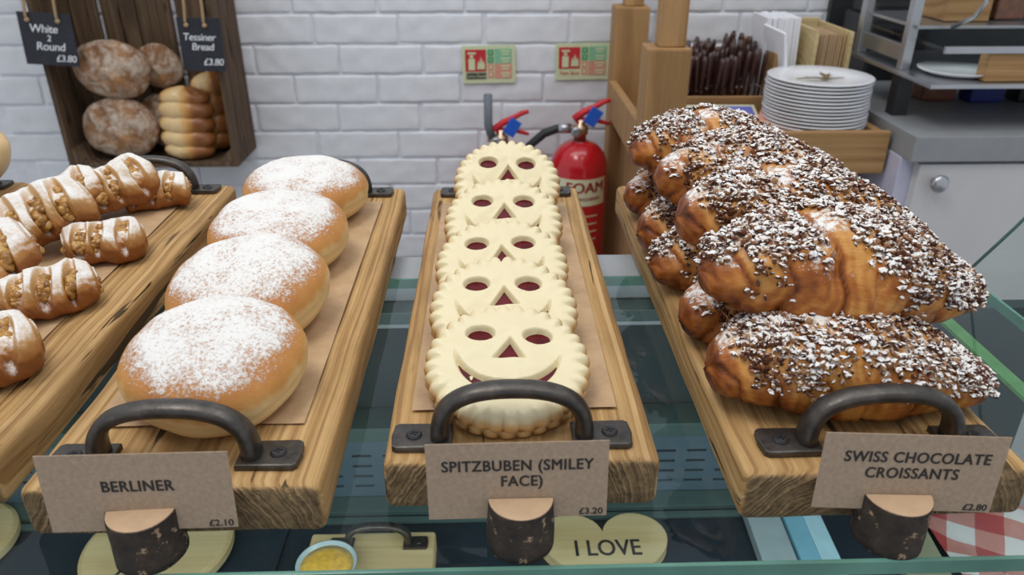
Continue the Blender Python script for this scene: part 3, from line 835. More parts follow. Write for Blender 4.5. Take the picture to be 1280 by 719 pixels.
card('kraft card reading BERLINER in front of the doughnut board', -.1645, .2785, .0360, math.radians(2), math.radians(1.0), [('BERLINER', -.0, .0035)], '£2.10')
card('kraft card reading SPITZBUBEN (SMILEY FACE) in front of the biscuit board', .0105, .2815, .0362, math.radians(0), math.radians(-.5), [('SPITZBUBEN (SMILEY', .0, .0085), ('FACE)', .002, -.0003)], '£3.20')
card('kraft card reading SWISS CHOCOLATE CROISSANTS in front of the croissant board', .1955, .2790, .0385, math.radians(-3), math.radians(1.0), [('SWISS CHOCOLATE', .002, .0085), ('CROISSANTS', .001, -.0003)], '£2.80')

# ================================================================= INSIDE THE COUNTER
DZ = -.2615
t = thing('round_board', 'round pale wooden board inside the counter below the doughnut card', 'board', (-.312, .535, DZ))
bm = bmesh.new(); add_lathe(bm, [(.062, 0), (.0665, .003), (.0665, .010), (.062, .013)], 56)
mesh_obj('disc', bm, M['pale'], t, False)
box('slit', (-.016, -.028, .0132), (.0025, .055, .0008), M['ink'], t, 0, rot=(0, 0, -.5))
bm = bmesh.new(); add_lathe(bm, [(.05, 0), (.054, .003), (.054, .010), (.05, .013)], 56)
tag(mesh_obj('round_board', bm, M['pale'], None, False, (-.505, .545, DZ)), 'round pale wooden board inside the counter at the far left edge', 'board')
t = thing('small_serving_board', 'small pale board with an iron handle inside the counter between the two left cards', 'serving board', (-.112, .497, DZ))
bm = rbox_bm((.057, .038, .010), .003, (10, 8, 2), .0006, 30, 3)
mesh_obj('plank', bm, M['pale'], t, True, (0, 0, .0105))
hh = handle(t, .006, .022, .0208); hh.scale = (.72, .72, .72)
t = thing('custard_tart', 'small custard tart in a pale blue case on the small board in the counter', 'tart', (-.146, .487, DZ+.0216))
bm = bmesh.new(); add_lathe(bm, [(.018, 0), (.025, .012), (.026, .012), (.0235, .009), (.0235, .004)], 40)
mesh_obj('case', bm, M['foil'], t)
bm = bmesh.new(); add_lathe(bm, [(.02, .004), (.0225, .009), (.015, .0112), (.004, .0118)], 32); mesh_obj('custard', bm, M['custard'], t)
t = thing('heart_sign', 'pale wooden heart reading I LOVE inside the counter beside the middle card', 'sign', (.100, .518, DZ))
def heart(s):
    o = []
    for i in range(72):
        a = 2*PI*i/72; o.append((s*16*math.sin(a)**3/16, s*(13*math.cos(a)-5*math.cos(2*a)-2*math.cos(3*a)-math.cos(4*a))/16))
    return list(reversed(o))
bm = bmesh.new(); add_prism(bm, [(x, y) for x, y in heart(.060)], 0, .012, .0015); bmesh.ops.recalc_face_normals(bm, faces=bm.faces)
mesh_obj('heart', bm, M['pale'], t, False, rot=(0, 0, 0))
lettering('lettering', 'I LOVE', .027, (.002, -.001, .0122), (0, 0, 0), M['ink'], t, .0005, xs=.78)
def flat(name, lo, hi, mat, label, cat, rz=0, group=None):
    c = [(a+b)/2 for a, b in zip(lo, hi)]; s = [b-a for a, b in zip(lo, hi)]
    o = box(name, c, s, M[mat], None, .001, rot=(0, 0, rz)); return tag(o, label, cat, group)
flat('card_box', (.240, .465, DZ), (.272, .575, DZ+.012), 'greyblue', 'long grey-blue box inside the counter left of the croissant card holder', 'box', -.05)
t = thing('card_box', 'long pale blue box with a lighter stripe inside the counter next to the grey-blue one', 'box', (.292, .520, DZ), (0, 0, -.05))
box('box_body', (0, 0, .0075), (.036, .11, .015), M['skyblue'], t, .001)
box('stripe', (.0085, 0, .0154), (.017, .1095, .0006), M['paleblue'], t, 0)
flat('folded_cloth', (.365, .455, DZ), (.405, .565, DZ+.010), 'khaki', 'khaki folded cloth strip inside the counter right of the croissant card holder', 'cloth', -.1)
bm = bmesh.new(); g = []
for i in range(25):
    row = []
    for j in range(25):
        x = i/24*.16; y = j/24*.12
        row.append(bm.verts.new((x, y, .006+.006*noise.noise(Vector((x*28, y*28, 4)))+.003*math.sin(x*60+y*30))))
    g.append(row)
for i in range(24):
    for j in range(24): bm.faces.new((g[i][j], g[i+1][j], g[i+1][j+1], g[i][j+1]))
tag(mesh_obj('gingham_cloth', bm, M['gingham'], None, True, (.412, .455, DZ)), 'red and white checked cloth inside the counter at the right corner', 'cloth')

# ================================================================= BREAD CRATE ON THE WALL
cr = thing('bread_crate', 'dark wooden crate on the white brick wall holding loaves', 'crate', (-.815, 1.90, -.303))
X0, X1, Y0, Y1, Z0, Z1 = -1.025, -.618, 1.83, 1.994, -.303, .26
def cp(name, lo, hi, bev=.0015, mat='crate', rot=None):
    c = [(a+b)/2 for a, b in zip(lo, hi)]; s = [b-a for a, b in zip(lo, hi)]
    return box(name, (c[0]+.815, c[1]-1.90, c[2]+.303), s, M[mat], cr, bev, rot=rot)
cp('bottom_board', (X0+.012, Y0, Z0), (X1-.012, Y1, Z0+.012))
gap = [(-1.010, -.948), (-.938, -.856), (-.852, -.772), (-.760, -.690), (-.686, -.632)]
for a, b in gap: cp('back_slat', (a, Y1-.010, Z0+.013), (b, Y1, Z1))
for s in (0, 1):
    xa, xb = (X0, X0+.012) if s == 0 else (X1-.012, X1)
    for a, b in ((Y0, Y0+.040), (Y0+.043, Y0+.098), (Y0+.101, Y1)):
        cp('side_slat', (xa, a, Z0), (xb, b, Z1))
for s in (0, 1):   # corner blocks in the front corners
    bm = bmesh.new(); x = X1-.012 if s else X0+.012; d = -.034 if s else .034
    o = [(x, Z0+.013), (x+d, Z0+.013), (x, Z0+.047)]
    a = [bm.verts.new((p+.815, Y0+.002-1.90, q+.303)) for p, q in o]; b = [bm.verts.new((p+.815, Y1-.012-1.90, q+.303)) for p, q in o]
    bm.faces.new(a); bm.faces.new(list(reversed(b)))
    for i in range(3): bm.faces.new((a[i], b[i], b[(i+1) % 3], a[(i+1) % 3]))
    bmesh.ops.recalc_face_normals(bm, faces=bm.faces); mesh_obj('corner_block', bm, M['crate'], cr, False)
def round_loaf(label, x, y, z, rx, rz_, seed, rot=(0, 0, 0)):
    bm = bmesh.new(); nu, nv = 60, 36; rings = []
    for j in range(nv+1):
        ph = -PI/2+PI*j/nv; ring = []
        for i in range(nu):
            a = 2*PI*i/nu; d = Vector((math.cos(a)*math.cos(ph), math.sin(a)*math.cos(ph), math.sin(ph)))
            m = 1+.07*noise.noise(d*1.4+Vector((seed*7, 0, 0)))+.02*noise.noise(d*6+Vector((seed, 0, 0)))
            # cross cuts facing forward (-y)
            if d.y < 0:
                c1 = abs(d.x*.8+d.z*.6+.08*math.sin(d.z*4)); c2 = abs(d.z*.8-d.x*.6)
                m += .07*math.exp(-(c1/.12)**2)*sstep(0, .7, -d.y)-.06*math.exp(-((c1-.22)/.06)**2)*sstep(0, .7, -d.y)+.05*math.exp(-(c2/.06)**2)*sstep(.2, .8, -d.y)
            ring.append(bm.verts.new((d.x*rx*m, d.y*rz_*.62*m, d.z*rz_*m)))
        rings.append(ring)
    for a, b in zip(rings, rings[1:]):
        for i in range(nu): bm.faces.new((a[i], a[(i+1) % nu], b[(i+1) % nu], b[i]))
    bmesh.ops.remove_doubles(bm, verts=bm.verts, dist=1e-5)
    bmesh.ops.recalc_face_normals(bm, faces=bm.faces)
    o = mesh_obj('round_loaf', bm, M['loaf'], None, True, (x, y, z), rot); return tag(o, label, 'bread', 'floured round loaves in the crate')
round_loaf('floured round loaf on the crate floor with a wide pale cross cut', -.900, 1.872, -.2150, .090, .074, 1)
round_loaf('floured round loaf resting on top of the lower one in the crate', -.890, 1.875, -.076, .090, .068, 2, (0, .12, 0))
round_loaf('round loaf half hidden behind the upper floured loaf', -.805, 1.938, -.080, .058, .050, 3, (0, .5, 0))
round_loaf('round loaf in shade behind the lower floured loaf', -.822, 1.942, -.215, .062, .068, 4)
def tessiner(label, x, y, z, rx, rz, seed, n=5, s=1.0):
    bm = bmesh.new(); lay = bm.verts.layers.float.new('bake'); nt, nu = 100, 48; H = .175*s; grid = []
    for j in range(nt+1):
        t = j/nt; env = (max(0, 1-abs(2*t-1)**6))**.5
        seg = abs(math.sin(PI*n*t))**.55
        ring = []
        for i in range(nu):
            a = 2*PI*i/nu; ca, sa = math.cos(a), math.sin(a)
            r = (.80+.20*seg)*env
            X = rx*r*ca; Yv = .040*s*r*sa
            groove = math.exp(-((ca+.12)/.10)**2)*(sa < 0)
            Yv += .006*groove
            v = bm.verts.new((X, Yv, (t-.5)*H+.004*noise.noise(Vector((ca*2, sa*2, t*6+seed)))))
            v[lay] = max(0, min(1, .15+.7*sstep(.0, .5, ca)*1.0-(.25 if ca < -.05 else 0)+.35*sstep(.75, 1, abs(ca))+.15*seg-(.3*groove)))
            ring.append(v)
        grid.append(ring)
    for a, b in zip(grid, grid[1:]):
        for i in range(nu): bm.faces.new((a[i], a[(i+1) % nu], b[(i+1) % nu], b[i]))
    bmesh.ops.remove_doubles(bm, verts=bm.verts, dist=1e-5); bmesh.ops.recalc_face_normals(bm, faces=bm.faces)
    o = mesh_obj('segmented_loaf', bm, M['tess'], None, True, (x, y, z), rz); return tag(o, label, 'bread', 'golden segmented loaves in the crate')
tessiner('golden segmented loaf stood on end at the right of the crate', -.738, 1.872, -.205, .066, (math.radians(-6), .05, 0), 1)
tessiner('golden segmented loaf behind and right of the front one in the crate', -.690, 1.928, -.190, .050, (0, .05, 0), 2, 4, 1.1)
# slates on twine
def slate(label, x, z, w, h, rot, lines, yy=1.808, tw=()):
    t = thing('slate_sign', label, 'slate sign', (x, yy, z), (0, rot, 0))
    box('slate', (0, 0, 0), (w, .004, h), M['slate'], t, .0008)
    for s, dx, dz, sz, al in lines: lettering('chalk_lettering', s, sz, (dx, -.0026, dz), RX, M['chalk'], t, .0002, al, shear=.18, space=.95)
    for dx, top in tw:
        bm = bmesh.new(); pts = [(dx, -.004, h/2-.018), (dx-.001, -.006, h/2-.005)]+[(dx+(top-dx)*k/8, -.004+.002*math.sin(k), h/2+.03*k) for k in range(1, 9)]
        add_sweep(bm, pts, .0032, 8); mesh_obj('twine', bm, M['twine'], t)
        bm = bmesh.new(); bmesh.ops.create_icosphere(bm, subdivisions=2, radius=.0055, matrix=Matrix.Translation((dx, -.005, h/2-.016))); mesh_obj('knot', bm, M['twine'], t)
slate('black slate chalked White Round at the left post of the crate', -.984, .003, .116, .113, .06, [('White', -.006, .022, .025, 'CENTER'), ('2', .002, .002, .019, 'CENTER'), ('Round', .002, -.016, .025, 'CENTER'), ('£3.80', .054, -.041, .021, 'RIGHT')], tw=((-.036, -.028), (.030, .012)))
slate('black slate chalked Tessiner Bread at the right side of the crate', -.648, -.010, .095, .116, .03, [('Tessiner', -.003, .016, .022, 'CENTER'), ('Bread', .002, -.005, .022, 'CENTER'), ('£3.80', .044, -.038, .021, 'RIGHT')], tw=((-.026, -.020), (.014, .006)))
# roll at far left
bm = bmesh.new(); bmesh.ops.create_uvsphere(bm, u_segments=40, v_segments=24, radius=1, matrix=Matrix.Translation((0, 0, 0)))
for v in bm.verts: v.co = Vector((v.co.x*.050, v.co.y*.045, v.co.z*.036))*(1+.06*noise.noise(v.co*2))
tag(mesh_obj('brown_roll', bm, M['tess'], None, True, (-.503, .708, .0675)), 'round brown roll cut off by the left edge of the picture', 'bread')

# ================================================================= WALL SIGNS
def ext_sign(label, x0, z1, wd, hd, rot, foot):
    t = thing('extinguisher_notice', label, 'sign', (x0+wd/2, 1.9935, z1-hd/2), (0, rot, 0))
    box('panel', (0, 0, 0), (wd, .003, hd), M['signpale'], t, .0005)
    def r(name, u0, u1, v0, v1, mat, y=-.0022):
        box(name, ((u0+u1-1)/2*wd, y, (.5-(v0+v1)/2)*hd), ((u1-u0)*wd, .0012, (v1-v0)*hd), M[mat], t, 0)
    r('red_field', .06, .45, .10, .68, 'signred')
    r('extinguisher_symbol', .12, .24, .34, .64, 'signpale', -.003); r('extinguisher_symbol', .15, .21, .24, .32, 'signpale', -.003); r('extinguisher_symbol', .11, .26, .17, .22, 'signpale', -.003)
    for k in range(3): # flame tongues
        bm = bmesh.new(); cx = .30+.045*k; hgt = .13+.05*(k % 2)
        o = [((cx-.02-.5)*wd, (.5-.62)*hd), ((cx+.03-.5)*wd, (.5-.62)*hd), ((cx+.035-.5)*wd, (.5-.62+hgt)*hd), ((cx+.01-.5)*wd, (.5-.62+hgt*1.9)*hd), ((cx-.01-.5)*wd, (.5-.62+hgt)*hd)]
        vs = [bm.verts.new((a, -.0036, b)) for a, b in o]; bm.faces.new(vs)
        rr = bmesh.ops.extrude_face_region(bm, geom=bm.faces[:]); bmesh.ops.translate(bm, vec=(0, .0008, 0), verts=[g for g in rr['geom'] if isinstance(g, bmesh.types.BMVert)])
        mesh_obj('flame_symbol', bm, M['signpale'], t, False)
    if foot == 'black': r('foot_panel', .07, .45, .72, .88, 'ink')
    lettering('lettering', 'Carbon Dioxide' if foot == 'black' else 'Foam Spray', .0125, ((.26-.5)*wd, -.0036, (.5-.80)*hd), RX, M['signpale'] if foot == 'black' else M['signred'], t, 0, xs=.62 if foot == 'black' else .85)
    for k in range(4):
        g = k < 2; v = .10+.195*k
        r('pictogram', .48, .59, v, v+.165, 'signgreen' if g else 'signpink')
        r('pictogram', .515, .555, v+.04, v+.12, 'signpale' if not g else 'signmint', -.003)
        r('text_row', .61, .93, v-.012, v+.182, 'signmint' if g else 'signpink')
        for q in range(2): r('text_line', .72+.03*q, .90-.02*q, v+.03+.075*q, v+.07+.075*q, 'signpale', -.003)
ext_sign('cream extinguisher notice with red field and a black strip, left of the two', -.0705, -.045, .135, .093, -.012, 'black')
ext_sign('cream extinguisher notice without black strip, next to the wooden post', .166, -.0405, .138, .090, -.012, 'red')

# ================================================================= EXTINGUISHERS
def extinguisher(label, x, y, ztop, R, H, foam):
    t = thing('fire_extinguisher', label, 'fire extinguisher', (x, y, ztop-H))
    bm = bmesh.new(); prof = [(R*.9, 0), (R, .012)]+[(R, H-.06)]
    for k in range(1, 9):
        a = PI/2*k/9; prof.append((R*(math.cos(a)**.8*.82+.18*(1-k/9)), H-.06+.06*math.sin(a)))
    prof.append((.016, H)); add_lathe(bm, prof, 56)
    mesh_obj('cylinder', bm, M['red'], t)
    bm = bmesh.new(); add_lathe(bm, [(.015, H-.004), (.015, H+.014), (.019, H+.016), (.019, H+.034), (.011, H+.038), (.011, H+.05)], 24)
    add_box(bm, (-.018, 0, H+.028), (.03, .016, .014), .002)
    mesh_obj('valve', bm, M['brass'], t)
    bm = bmesh.new(); add_sweep(bm, [(-.016, 0, H+.050), (.005, 0, H+.066), (.032, 0, H+.079), (.052, 0, H+.090), (.068, 0, H+.094)], [.012, .011, .0085, .008, .006], 12, (.7, 1), Vector((0, 1, 0)), 3)
    mesh_obj('top_lever', bm, M['redp'], t)
    bm = bmesh.new(); add_sweep(bm, [(-.008, 0, H+.044), (.024, 0, H+.050), (.048, 0, H+.044), (.069, 0, H+.038)], [.011, .008, .007, .005], 12, (.7, 1), Vector((0, 1, 0)), 3)
    mesh_obj('carry_handle', bm, M['redp'], t)
    bm = bmesh.new(); add_box(bm, (.028, -.014, H+.058), (.030, .003, .042), .0015, rot=Matrix.Rotation(-.0, 3, 'X') @ Matrix.Rotation(.55, 3, 'Y'))
    mesh_obj('seal_tag', bm, M['blue'], t, False)
    bm = bmesh.new(); add_lathe(bm, [(.012, 0), (.012, .008), (.009, .01)], 20, (-.012, -.022, H+.026), rot=Matrix.Rotation(PI/2, 3, 'X'))
    mesh_obj('gauge', bm, M['steel'], t)
    bm = bmesh.new()
    if foam:
        add_sweep(bm, [(-.030, 0, H+.028), (-.055, -.002, H+.028), (-.085, -.004, H+.018), (-.118, -.005, H-.010), (-.130, -.005, H-.06), (-.124, 0, H-.16), (-.105, 0, H-.3)], .0105, 14)
        mesh_obj('hose', bm, M['rubber'], t)
        bm = bmesh.new(); add_sweep(bm, [(-.022, 0, H+.028), (-.052, -.001, H+.029)], .0118, 14); mesh_obj('hose_collar', bm, M['steel'], t)
        # label wrapped on the cylinder
        def wrap(me_or_bm, rad):
            for v in me_or_bm:
                a = v.co.x/R; v.co = Vector((rad*math.sin(a), -rad*math.cos(a), v.co.z))
        bm = bmesh.new(); n = 24; g = []
        for i in range(n+1):
            x_ = -.075+.142*i/n; g.append([bm.verts.new((x_, 0, zz)) for zz in (H-.142, H-.076)])
        for i in range(n): bm.faces.new((g[i][0], g[i+1][0], g[i+1][1], g[i][1]))
        wrap(bm.verts, R+.0006); lb = mesh_obj('label', bm, M['cream'], t)
        for txt, sz, dz, bo in (('FOAM', .036, -.098, .0012), ('EXTINGUISHER', .011, -.125, .0003)):
            l = lettering('lettering', txt, sz, None, None, M['signred'], lb, bo)
            for v in l.data.vertices:
                px, py = v.co.x, v.co.y; a = (px+.012)/R; l.data.vertices[v.index].co = Vector(((R+.0012)*math.sin(a), -(R+.0012)*math.cos(a), H+dz+py))
        for k in range(4):
            bm = bmesh.new(); g = []
            for i in range(13):
                a = (-.045+.09*i/12)/R; g.append([bm.verts.new(((R+.0006)*math.sin(a), -(R+.0006)*math.cos(a), H-.17-.02*k+q)) for q in (0, .003)])
            for i in range(12): bm.faces.new((g[i][0], g[i+1][0], g[i+1][1], g[i][1]))
            mesh_obj('text_line', bm, M['cream'], t)
    else:
        add_sweep(bm, [(-.022, -.0, H+.030), (-.030, 0, H+.06), (-.030, 0, H+.135)], .0105, 14, )
        mesh_obj('horn_tube', bm, M['darkgrey'], t)
        bm = bmesh.new(); add_sweep(bm, [(.03, -.018, H+.02), (.045, -.018, H-.015), (.05, -.015, H-.06)], .008, 10); mesh_obj('valve_pin', bm, M['redp'], t)
M['darkgrey'] = plain('dark_grey_tube', (.16, .18, .21), .5)
extinguisher('large red foam extinguisher with cream label behind the last smiley biscuit', .2105, 1.78, -.228, .069, .46, True)
extinguisher('narrow red extinguisher with a grey tube mostly hidden behind the smiley biscuits', .024, 1.85, -.270, .052, .42, False)

# ================================================================= CONDIMENT STATION
st = thing('condiment_station', 'open wooden self-service tray on thick square posts beside the brick wall', 'station', (.50, 1.62, -1.06), (0, 0, 0))
def sp(name, lo, hi, mat='station', bev=.004):
    c = [(a+b)/2 for a, b in zip(lo, hi)]; s = [b-a for a, b in zip(lo, hi)]
    return box(name, (c[0]-.50, c[1]-1.62, c[2]+1.06), s, M[mat], st, bev)
sp('post', (.290, 1.845, -1.06), (.369, 1.92, .062)); sp('post', (.283, 1.405, -.185), (.362, 1.480, .043))
sp('upper_post', (.312, 1.86, .0625), (.356, 1.90, .5), bev=.003); sp('upper_post', (.304, 1.42, .0435), (.353, 1.465, .5), bev=.003)
sp('side_board', (.283, 1.481, -.185), (.300, 1.844, -.103), bev=.002)
sp('side_board', (.728, 1.40, -.185), (.745, 1.92, -.110), bev=.002)
sp('front_board', (.363, 1.385, -.185), (.745, 1.400, -.104), 'station_x', .002)
sp('back_board', (.370, 1.905, -.185), (.727, 1.92, -.110), 'station_x', .002)
sp('tray_floor', (.301, 1.401, -.185), (.727, 1.904, -.175), 'station_x', 0)
sp('lower_panel', (.318, 1.43, -1.06), (.335, 1.84, -.186)); sp('lower_panel', (.336, 1.43, -1.06), (.64, 1.445, -.186))
cb = thing('cutlery_box', 'wooden box of dark-handled cutlery in the station by the wall', 'box', (.49, 1.70, -.1745))
def bp(p, o, name, lo, hi, mat='station_x', bev=.0015):
    c = [(a+b)/2 for a, b in zip(lo, hi)]; s = [b-a for a, b in zip(lo, hi)]
    return box(name, tuple(a-b for a, b in zip(c, o)), s, M[mat], p, bev)
O = (.49, 1.70, -.1745)
bp(cb, O, 'back_panel', (.375, 1.86, -.1745), (.60, 1.872, -.030)); bp(cb, O, 'front_panel', (.375, 1.60, -.1745), (.585, 1.612, -.087))
bp(cb, O, 'side_panel', (.375, 1.613, -.1745), (.387, 1.859, -.060), 'station'); bp(cb, O, 'side_panel', (.588, 1.613, -.1745), (.600, 1.859, -.002), 'station')
bp(cb, O, 'box_floor', (.388, 1.613, -.1745), (.587, 1.859, -.168))
# cutlery: each piece a thing
bm = bmesh.new(); add_sweep(bm, [(0, 0, -.055), (0, 0, 0), (0, 0, .03), (0, 0, .062), (0, 0, .072)], [.0028, .006, .0078, .0088, .005], 10, (.6, 1), Vector((0, 1, 0)))
hm = bpy.data.meshes.new('handle'); bm.to_mesh(hm); bm.free(); hm.materials.append(M['cutlery'])
bm = bmesh.new()
for zz in (.0, .028, .055): add_lathe(bm, [(.0022, 0), (.0022, .0125)], 10, (0, .0062, zz), rot=Matrix.Rotation(PI/2, 3, 'X'))
add_sweep(bm, [(0, 0, -.085), (0, 0, -.055)], .003, 6, (.4, 1), Vector((0, 1, 0)))
bm2 = bpy.data.meshes.new('rivets'); bm.to_mesh(bm2); bm.free(); bm2.materials.append(M['steel'])
for p in hm.polygons: p.use_smooth = True
rg = random.Random(8)
for i in range(60):
    row, c = divmod(i, 15)
    x = .400+.0124*c+rg.uniform(-.004, .004); y = 1.635+.058*row+rg.uniform(-.01, .01)
    z = -.083+rg.uniform(-.006, .008)+.008*row*.3+(.012 if c > 9 else 0)
    t = thing('dark_handled_cutlery', 'dark riveted cutlery handle standing upright in the wooden cutlery box', 'cutlery', (x, y, z), (rg.uniform(-.12, .12), rg.uniform(-.02, .13), rg.uniform(-.8, .8)), 'cutlery handles in the box')
    link('handle', hm, t); link('rivets', bm2, t)
# napkins
rg = random.Random(3)
bm = bmesh.new(); add_box(bm, (0, 0, .10), (.0055, .10, .20), .001); nm = bpy.data.meshes.new('napkin'); bm.to_mesh(nm); bm.free(); nm.materials.append(M['paperw'])
for i in range(12):
    o = link('paper_napkin', nm, None, (.590+.0060*i, 1.72+rg.uniform(-.004, .004), -.1745+rg.uniform(0, .003)+.034), (0, -.03+rg.uniform(-.004, .004), rg.uniform(-.01, .01)))
    tag(o, 'upright white folded napkin in the tightly packed white block', 'napkin', 'white napkins standing in a block')
o = link('paper_napkin', nm, None, (.622, 1.640, -.150), (.05, -.20, .1))
tag(o, 'loose white napkin leaning at the left of the napkin block', 'napkin')
bm = bmesh.new(); add_box(bm, (0, 0, .017), (.080, .10, .034), .001)
tag(mesh_obj('napkin_riser', bm, M['station_x'], None, False, (.624, 1.72, -.1747)), 'wooden block under the upright white napkins', 'block')
kb = thing('kraft_napkin_box', 'open wooden box of brown napkins right of the white napkins', 'box', (.745, 1.62, -.1745))
kk = (.745, 1.62, -.1745)
kb.location = (.7180, 1.72, -.0745); 
for nme, lo, hi in (('side_panel', (-.045, -.09, 0), (-.038, .09, .115)), ('side_panel', (.028, -.09, 0), (.035, .09, .112)), ('back_panel', (-.037, .083, 0), (.027, .09, .118)), ('box_floor', (-.037, -.09, 0), (.027, .082, .006))):
    c = [(a+b)/2 for a, b in zip(lo, hi)]; s = [b-a for a, b in zip(lo, hi)]; box(nme, c, s, M['pale' if nme != 'box_floor' else 'station'], kb, .001)
bm = bmesh.new(); add_box(bm, (0, 0, .048), (.0042, .11, .096), .0006); nk = bpy.data.meshes.new('brown'); bm.to_mesh(nk); bm.free(); nk.materials.append(M['kraftnap'])
for i in range(10):
    tag(link('brown_napkin', nk, None, (.6850+.0060*i, 1.70, -.0683+rg.uniform(0, .004)), (0, .02, rg.uniform(-.01, .01))), 'brown paper napkin standing in the open wooden box', 'napkin', 'brown napkins in the wooden box')
bm = bmesh.new(); add_box(bm, (0, 0, .0495), (.066, .17, .099), .001)
tag(mesh_obj('napkin_box_riser', bm, M['station'], None, False, (.6990, 1.72, -.1747)), 'wooden block under the box of brown napkins', 'block')
# leaflets, red holder
def leaflet(label, x, y, rz, cols):
    t = thing('leaflet', label, 'leaflet', (x, y, -.112), (.25, 0, rz))
    box('sheet', (0, 0, 0), (.085, .11, .003), M['cream' if cols != 'pink' else 'signpink'], t, .0004)
    if cols == 'blue':
        box('blue_panel', (.0, .02, .0018), (.055, .045, .0006), M['skyblue'], t, 0)
    elif cols == 'violet': box('blue_panel', (0, .02, .0018), (.072, .055, .0006), M['violet'], t, 0)
M['violet'] = plain('violet_print', (.16, .17, .55), .5)
leaflet('cream leaflet with a light blue panel in front of the cutlery box', .405, 1.52, .03, 'blue')
leaflet('leaflet with a violet-blue panel beside the light blue one', .498, 1.52, -.05, 'violet')
leaflet('pinkish leaflet edge beside the violet one', .56, 1.47, -.5, 'pink')
t = thing('leaflet_rack', 'low wooden ledge under the leaflets in the station', 'rack', (.47, 1.52, -.1745))
bm = bmesh.new(); add_box(bm, (0, 0, .02), (.20, .05, .04), .001); mesh_obj('ledge_block', bm, M['station_x'], t, False)
bm = bmesh.new(); add_lathe(bm, [(.022, 0), (.026, .06), (.024, .1), (.012, .112), (.01, .13)], 24)
tag(mesh_obj('red_bottle', bm, M['redp'], None, True, (.598, 1.53, -.1745)), 'red plastic sauce bottle tucked between cutlery and plates', 'bottle')
# plates
bm = bmesh.new(); add_lathe(bm, [(.055, 0), (.058, .0015), (.070, .003), (.098, .0105), (.0995, .0125), (.097, .0135), (.070, .0065), (.062, .0038), (.001, .0036)], 64)
pm = bpy.data.meshes.new('plate'); bm.to_mesh(pm); bm.free(); pm.materials.append(M['plate'])
for p in pm.polygons: p.use_smooth = True
rg = random.Random(5); NP = 22
for i in range(NP):
    o = link('white_plate', pm, None, (.640+rg.uniform(-.0012, .0012), 1.500+rg.uniform(-.001, .001), -.1745+.0066*i), (0, 0, rg.uniform(0, 6)))
    tag(o, ('topmost white plate of the tall stack, a dried sprig lying on it' if i == NP-1 else 'white china plate inside the tall stack in the wooden tray'), 'plate', None if i == NP-1 else 'stacked white plates')
zt = -.1745+.0066*(NP-1)+.0045
t = thing('dried_sprig', 'small dried brown sprig lying on the top plate', 'sprig', (.638, 1.495, zt))
bm = bmesh.new(); add_sweep(bm, [(-.045, 0, .003), (-.01, .004, .004), (.02, 0, .003), (.05, .006, .003)], [.001, .0015, .0015, .0008], 6); mesh_obj('stem', bm, M['sprig'], t)
for k in range(7):
    bm = bmesh.new(); a = -2.6+k*.85; L_ = .022+.006*(k % 3)
    o = [(0, 0), (L_*.4, .006), (L_, 0), (L_*.4, -.006)]
    vs = [bm.verts.new((p, q, .004+.005*(p/L_))) for p, q in o]; bm.faces.new(vs)
    r = bmesh.ops.extrude_face_region(bm, geom=bm.faces[:]); bmesh.ops.translate(bm, vec=(0, 0, .0008), verts=[g for g in r['geom'] if isinstance(g, bmesh.types.BMVert)])
    mesh_obj('leaf', bm, M['sprig'], t, False, (-.015+.006*k, 0, 0), (0, 0, a))

# ================================================================= RIGHT CABINET, WORKTOP, RACK
cab = thing('base_cabinet', 'white cabinet with a round steel knob under the grey worktop', 'cabinet', (1.1, 1.65, -1.06))
def kp(name, lo, hi, mat, bev=.002, par=None):
    c = [(a+b)/2 for a, b in zip(lo, hi)]; s = [b-a for a, b in zip(lo, hi)]
    return box(name, (c[0]-1.1, c[1]-1.65, c[2]+1.06), s, M[mat], par or cab, bev)
kp('carcass', (.752, 1.345, -1.06), (1.6, 1.95, -.141), 'lav')
dr = kp('door', (.778, 1.322, -1.0), (1.35, 1.3445, -.148), 'door', .002)
bm = bmesh.new(); add_lathe(bm, [(.006, 0), (.006, .012), (.015, .016), (.0165, .022), (.012, .027), (.002, .028)], 32, (.810-1.1, 1.322-1.65, -.178+1.06), rot=Matrix.Rotation(PI/2, 3, 'X'))
k = mesh_obj('knob', bm, M['steel'], cab, True); k.parent = dr; k.location = -dr.location
wt = tag(box('worktop', (1.203, 1.642, -.1170), (.90, .66, .047), M['steel_top'], None, .002), 'grey slab worktop on the white cabinet', 'worktop')
ap = thing('dark_appliance', 'black boxy machine in shadow behind the napkins and plates', 'machine', (.93, 1.86, -.0930))
box('body', (0, 0, .07), (.14, .16, .14), M['black'], ap, .008); box('lid', (-.01, -.01, .155), (.11, .13, .028), M['black'], ap, .006); box('spout', (.0, -.09, .10), (.03, .03, .03), M['black'], ap, .004)
rk = thing('food_rack', 'steel and glass two-tier rack on the worktop at the right edge', 'rack', (.95, 1.50, -.0930))
def rp(name, lo, hi, mat, bev=.001):
    c = [(a+b)/2 for a, b in zip(lo, hi)]; s = [b-a for a, b in zip(lo, hi)]
    return box(name, (c[0]-.95, c[1]-1.50, c[2]+.0985), s, M[mat], rk, bev)
rp('leg', (.778, 1.46, -.0985), (.806, 1.49, -.023), 'black'); rp('leg', (1.30, 1.46, -.0985), (1.328, 1.49, -.02), 'black')
rp('upright', (.780, 1.47, -.0135), (.798, 1.488, .32), 'steel'); rp('upright', (.780, 1.66, -.0135), (.798, 1.68, .32), 'steel')
rp('side_frame', (.784, 1.489, .00), (.794, 1.659, .03), 'steel')
rp('lower_tray', (.772, 1.34, -.022), (1.35, 1.68, -.014), 'steel')
rp('middle_shelf', (.79, 1.36, .040), (1.35, 1.68, .046), 'panel_glass', 0); rp('shelf_edge', (.79, 1.352, .036), (1.35, 1.359, .048), 'steel')
rp('upper_shelf', (.79, 1.46, .062), (1.35, 1.68, .068), 'steel')
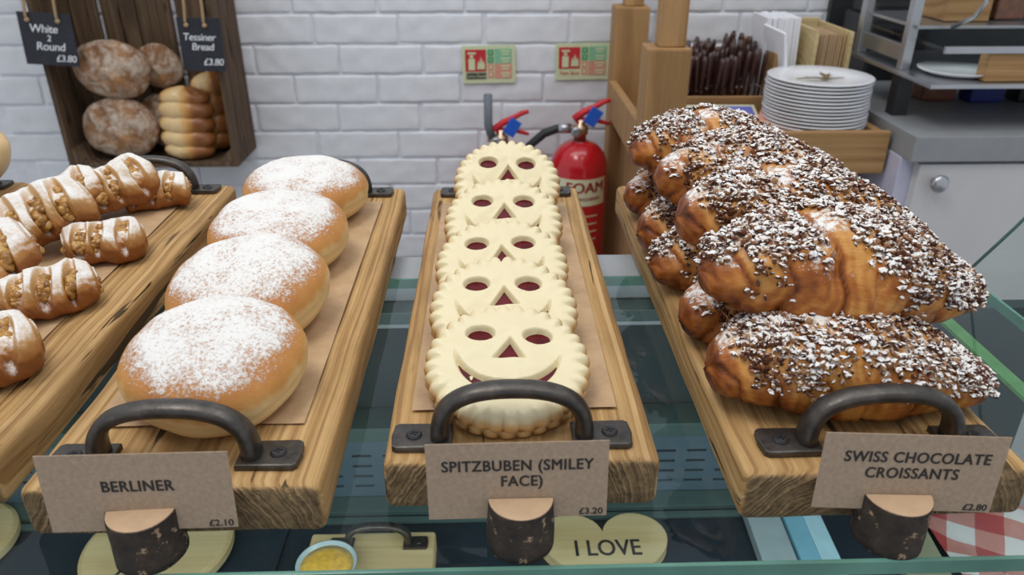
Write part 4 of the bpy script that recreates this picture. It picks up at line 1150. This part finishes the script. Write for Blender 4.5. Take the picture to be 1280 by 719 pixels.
rp('top_shelf', (.81, 1.42, .155), (1.35, 1.68, .161), 'panel_glass', 0); rp('shelf_edge', (.81, 1.412, .152), (1.35, 1.419, .164), 'steel')
bm = bmesh.new(); add_sweep(bm, [(.845-.95, -.055, .165), (.855-.95, -.10, .190), (.862-.95, -.11, .215), (.86-.95, -.10, .245), (.85-.95, -.05, .25)], .004, 10); mesh_obj('rail', bm, M['steel'], rk)
bm = bmesh.new(); add_lathe(bm, [(.045, 0), (.066, .008), (.068, .011), (.044, .004), (.001, .004)], 48)
tag(mesh_obj('small_white_dish', bm, M['plate'], None, True, (.865, 1.43, -.0078)), 'white dish on the bottom tray of the steel rack', 'plate')
tag(box('wooden_caddy', (.935, 1.372, .0168), (.12, .03, .048), M['station_x'], None, .002), 'wide wooden block caddy on the bottom tray of the rack', 'caddy')
tag(box('wooden_caddy', (1.035, 1.382, .0158), (.06, .03, .046), M['darkbrown'], None, .002), 'reddish wooden caddy right of the wide one on the bottom tray', 'caddy')
tag(box('wooden_box', (.905, 1.55, .1138), (.085, .09, .078), M['station_x'], None, .002), 'square wooden box on the upper shelf of the rack', 'box')
tag(box('wooden_box', (.895, 1.55, .2065), (.07, .09, .078), M['station_x'], None, .002), 'wooden box on the topmost shelf of the rack', 'box')
def jar(label, x, mat, y=1.55, z=.0745):
    t = thing('jar', label, 'jar', (x, y, z))
    box('filling', (0, 0, .030), (.056, .056, .058), M[mat], t, .004); box('glass_body', (0, 0, .036), (.066, .066, .072), M['panel_glass'], t, 0)
    box('lid', (0, 0, .077), (.068, .068, .010), M['steel'], t, .003)
jar('square jar with reddish brown filling on the upper shelf', .998, 'darkbrown'); jar('square jar with dark blue content beside the brown one', 1.075, 'bluejar'); 
for i, (x, y, hh_, mt, lb) in enumerate([(.93, 1.60, .05, 'darkbrown', 'low reddish packet under the rack, leftmost'), (1.02, 1.58, .065, 'bluejar', 'dark blue packet under the rack'), (1.12, 1.58, .07, 'black', 'black packet under the rack, rightmost')]):
    o = box('packet', (x, y, -.0930+hh_/2), (.07, .05, hh_), M[mt], None, .006); tag(o, lb, 'packet')
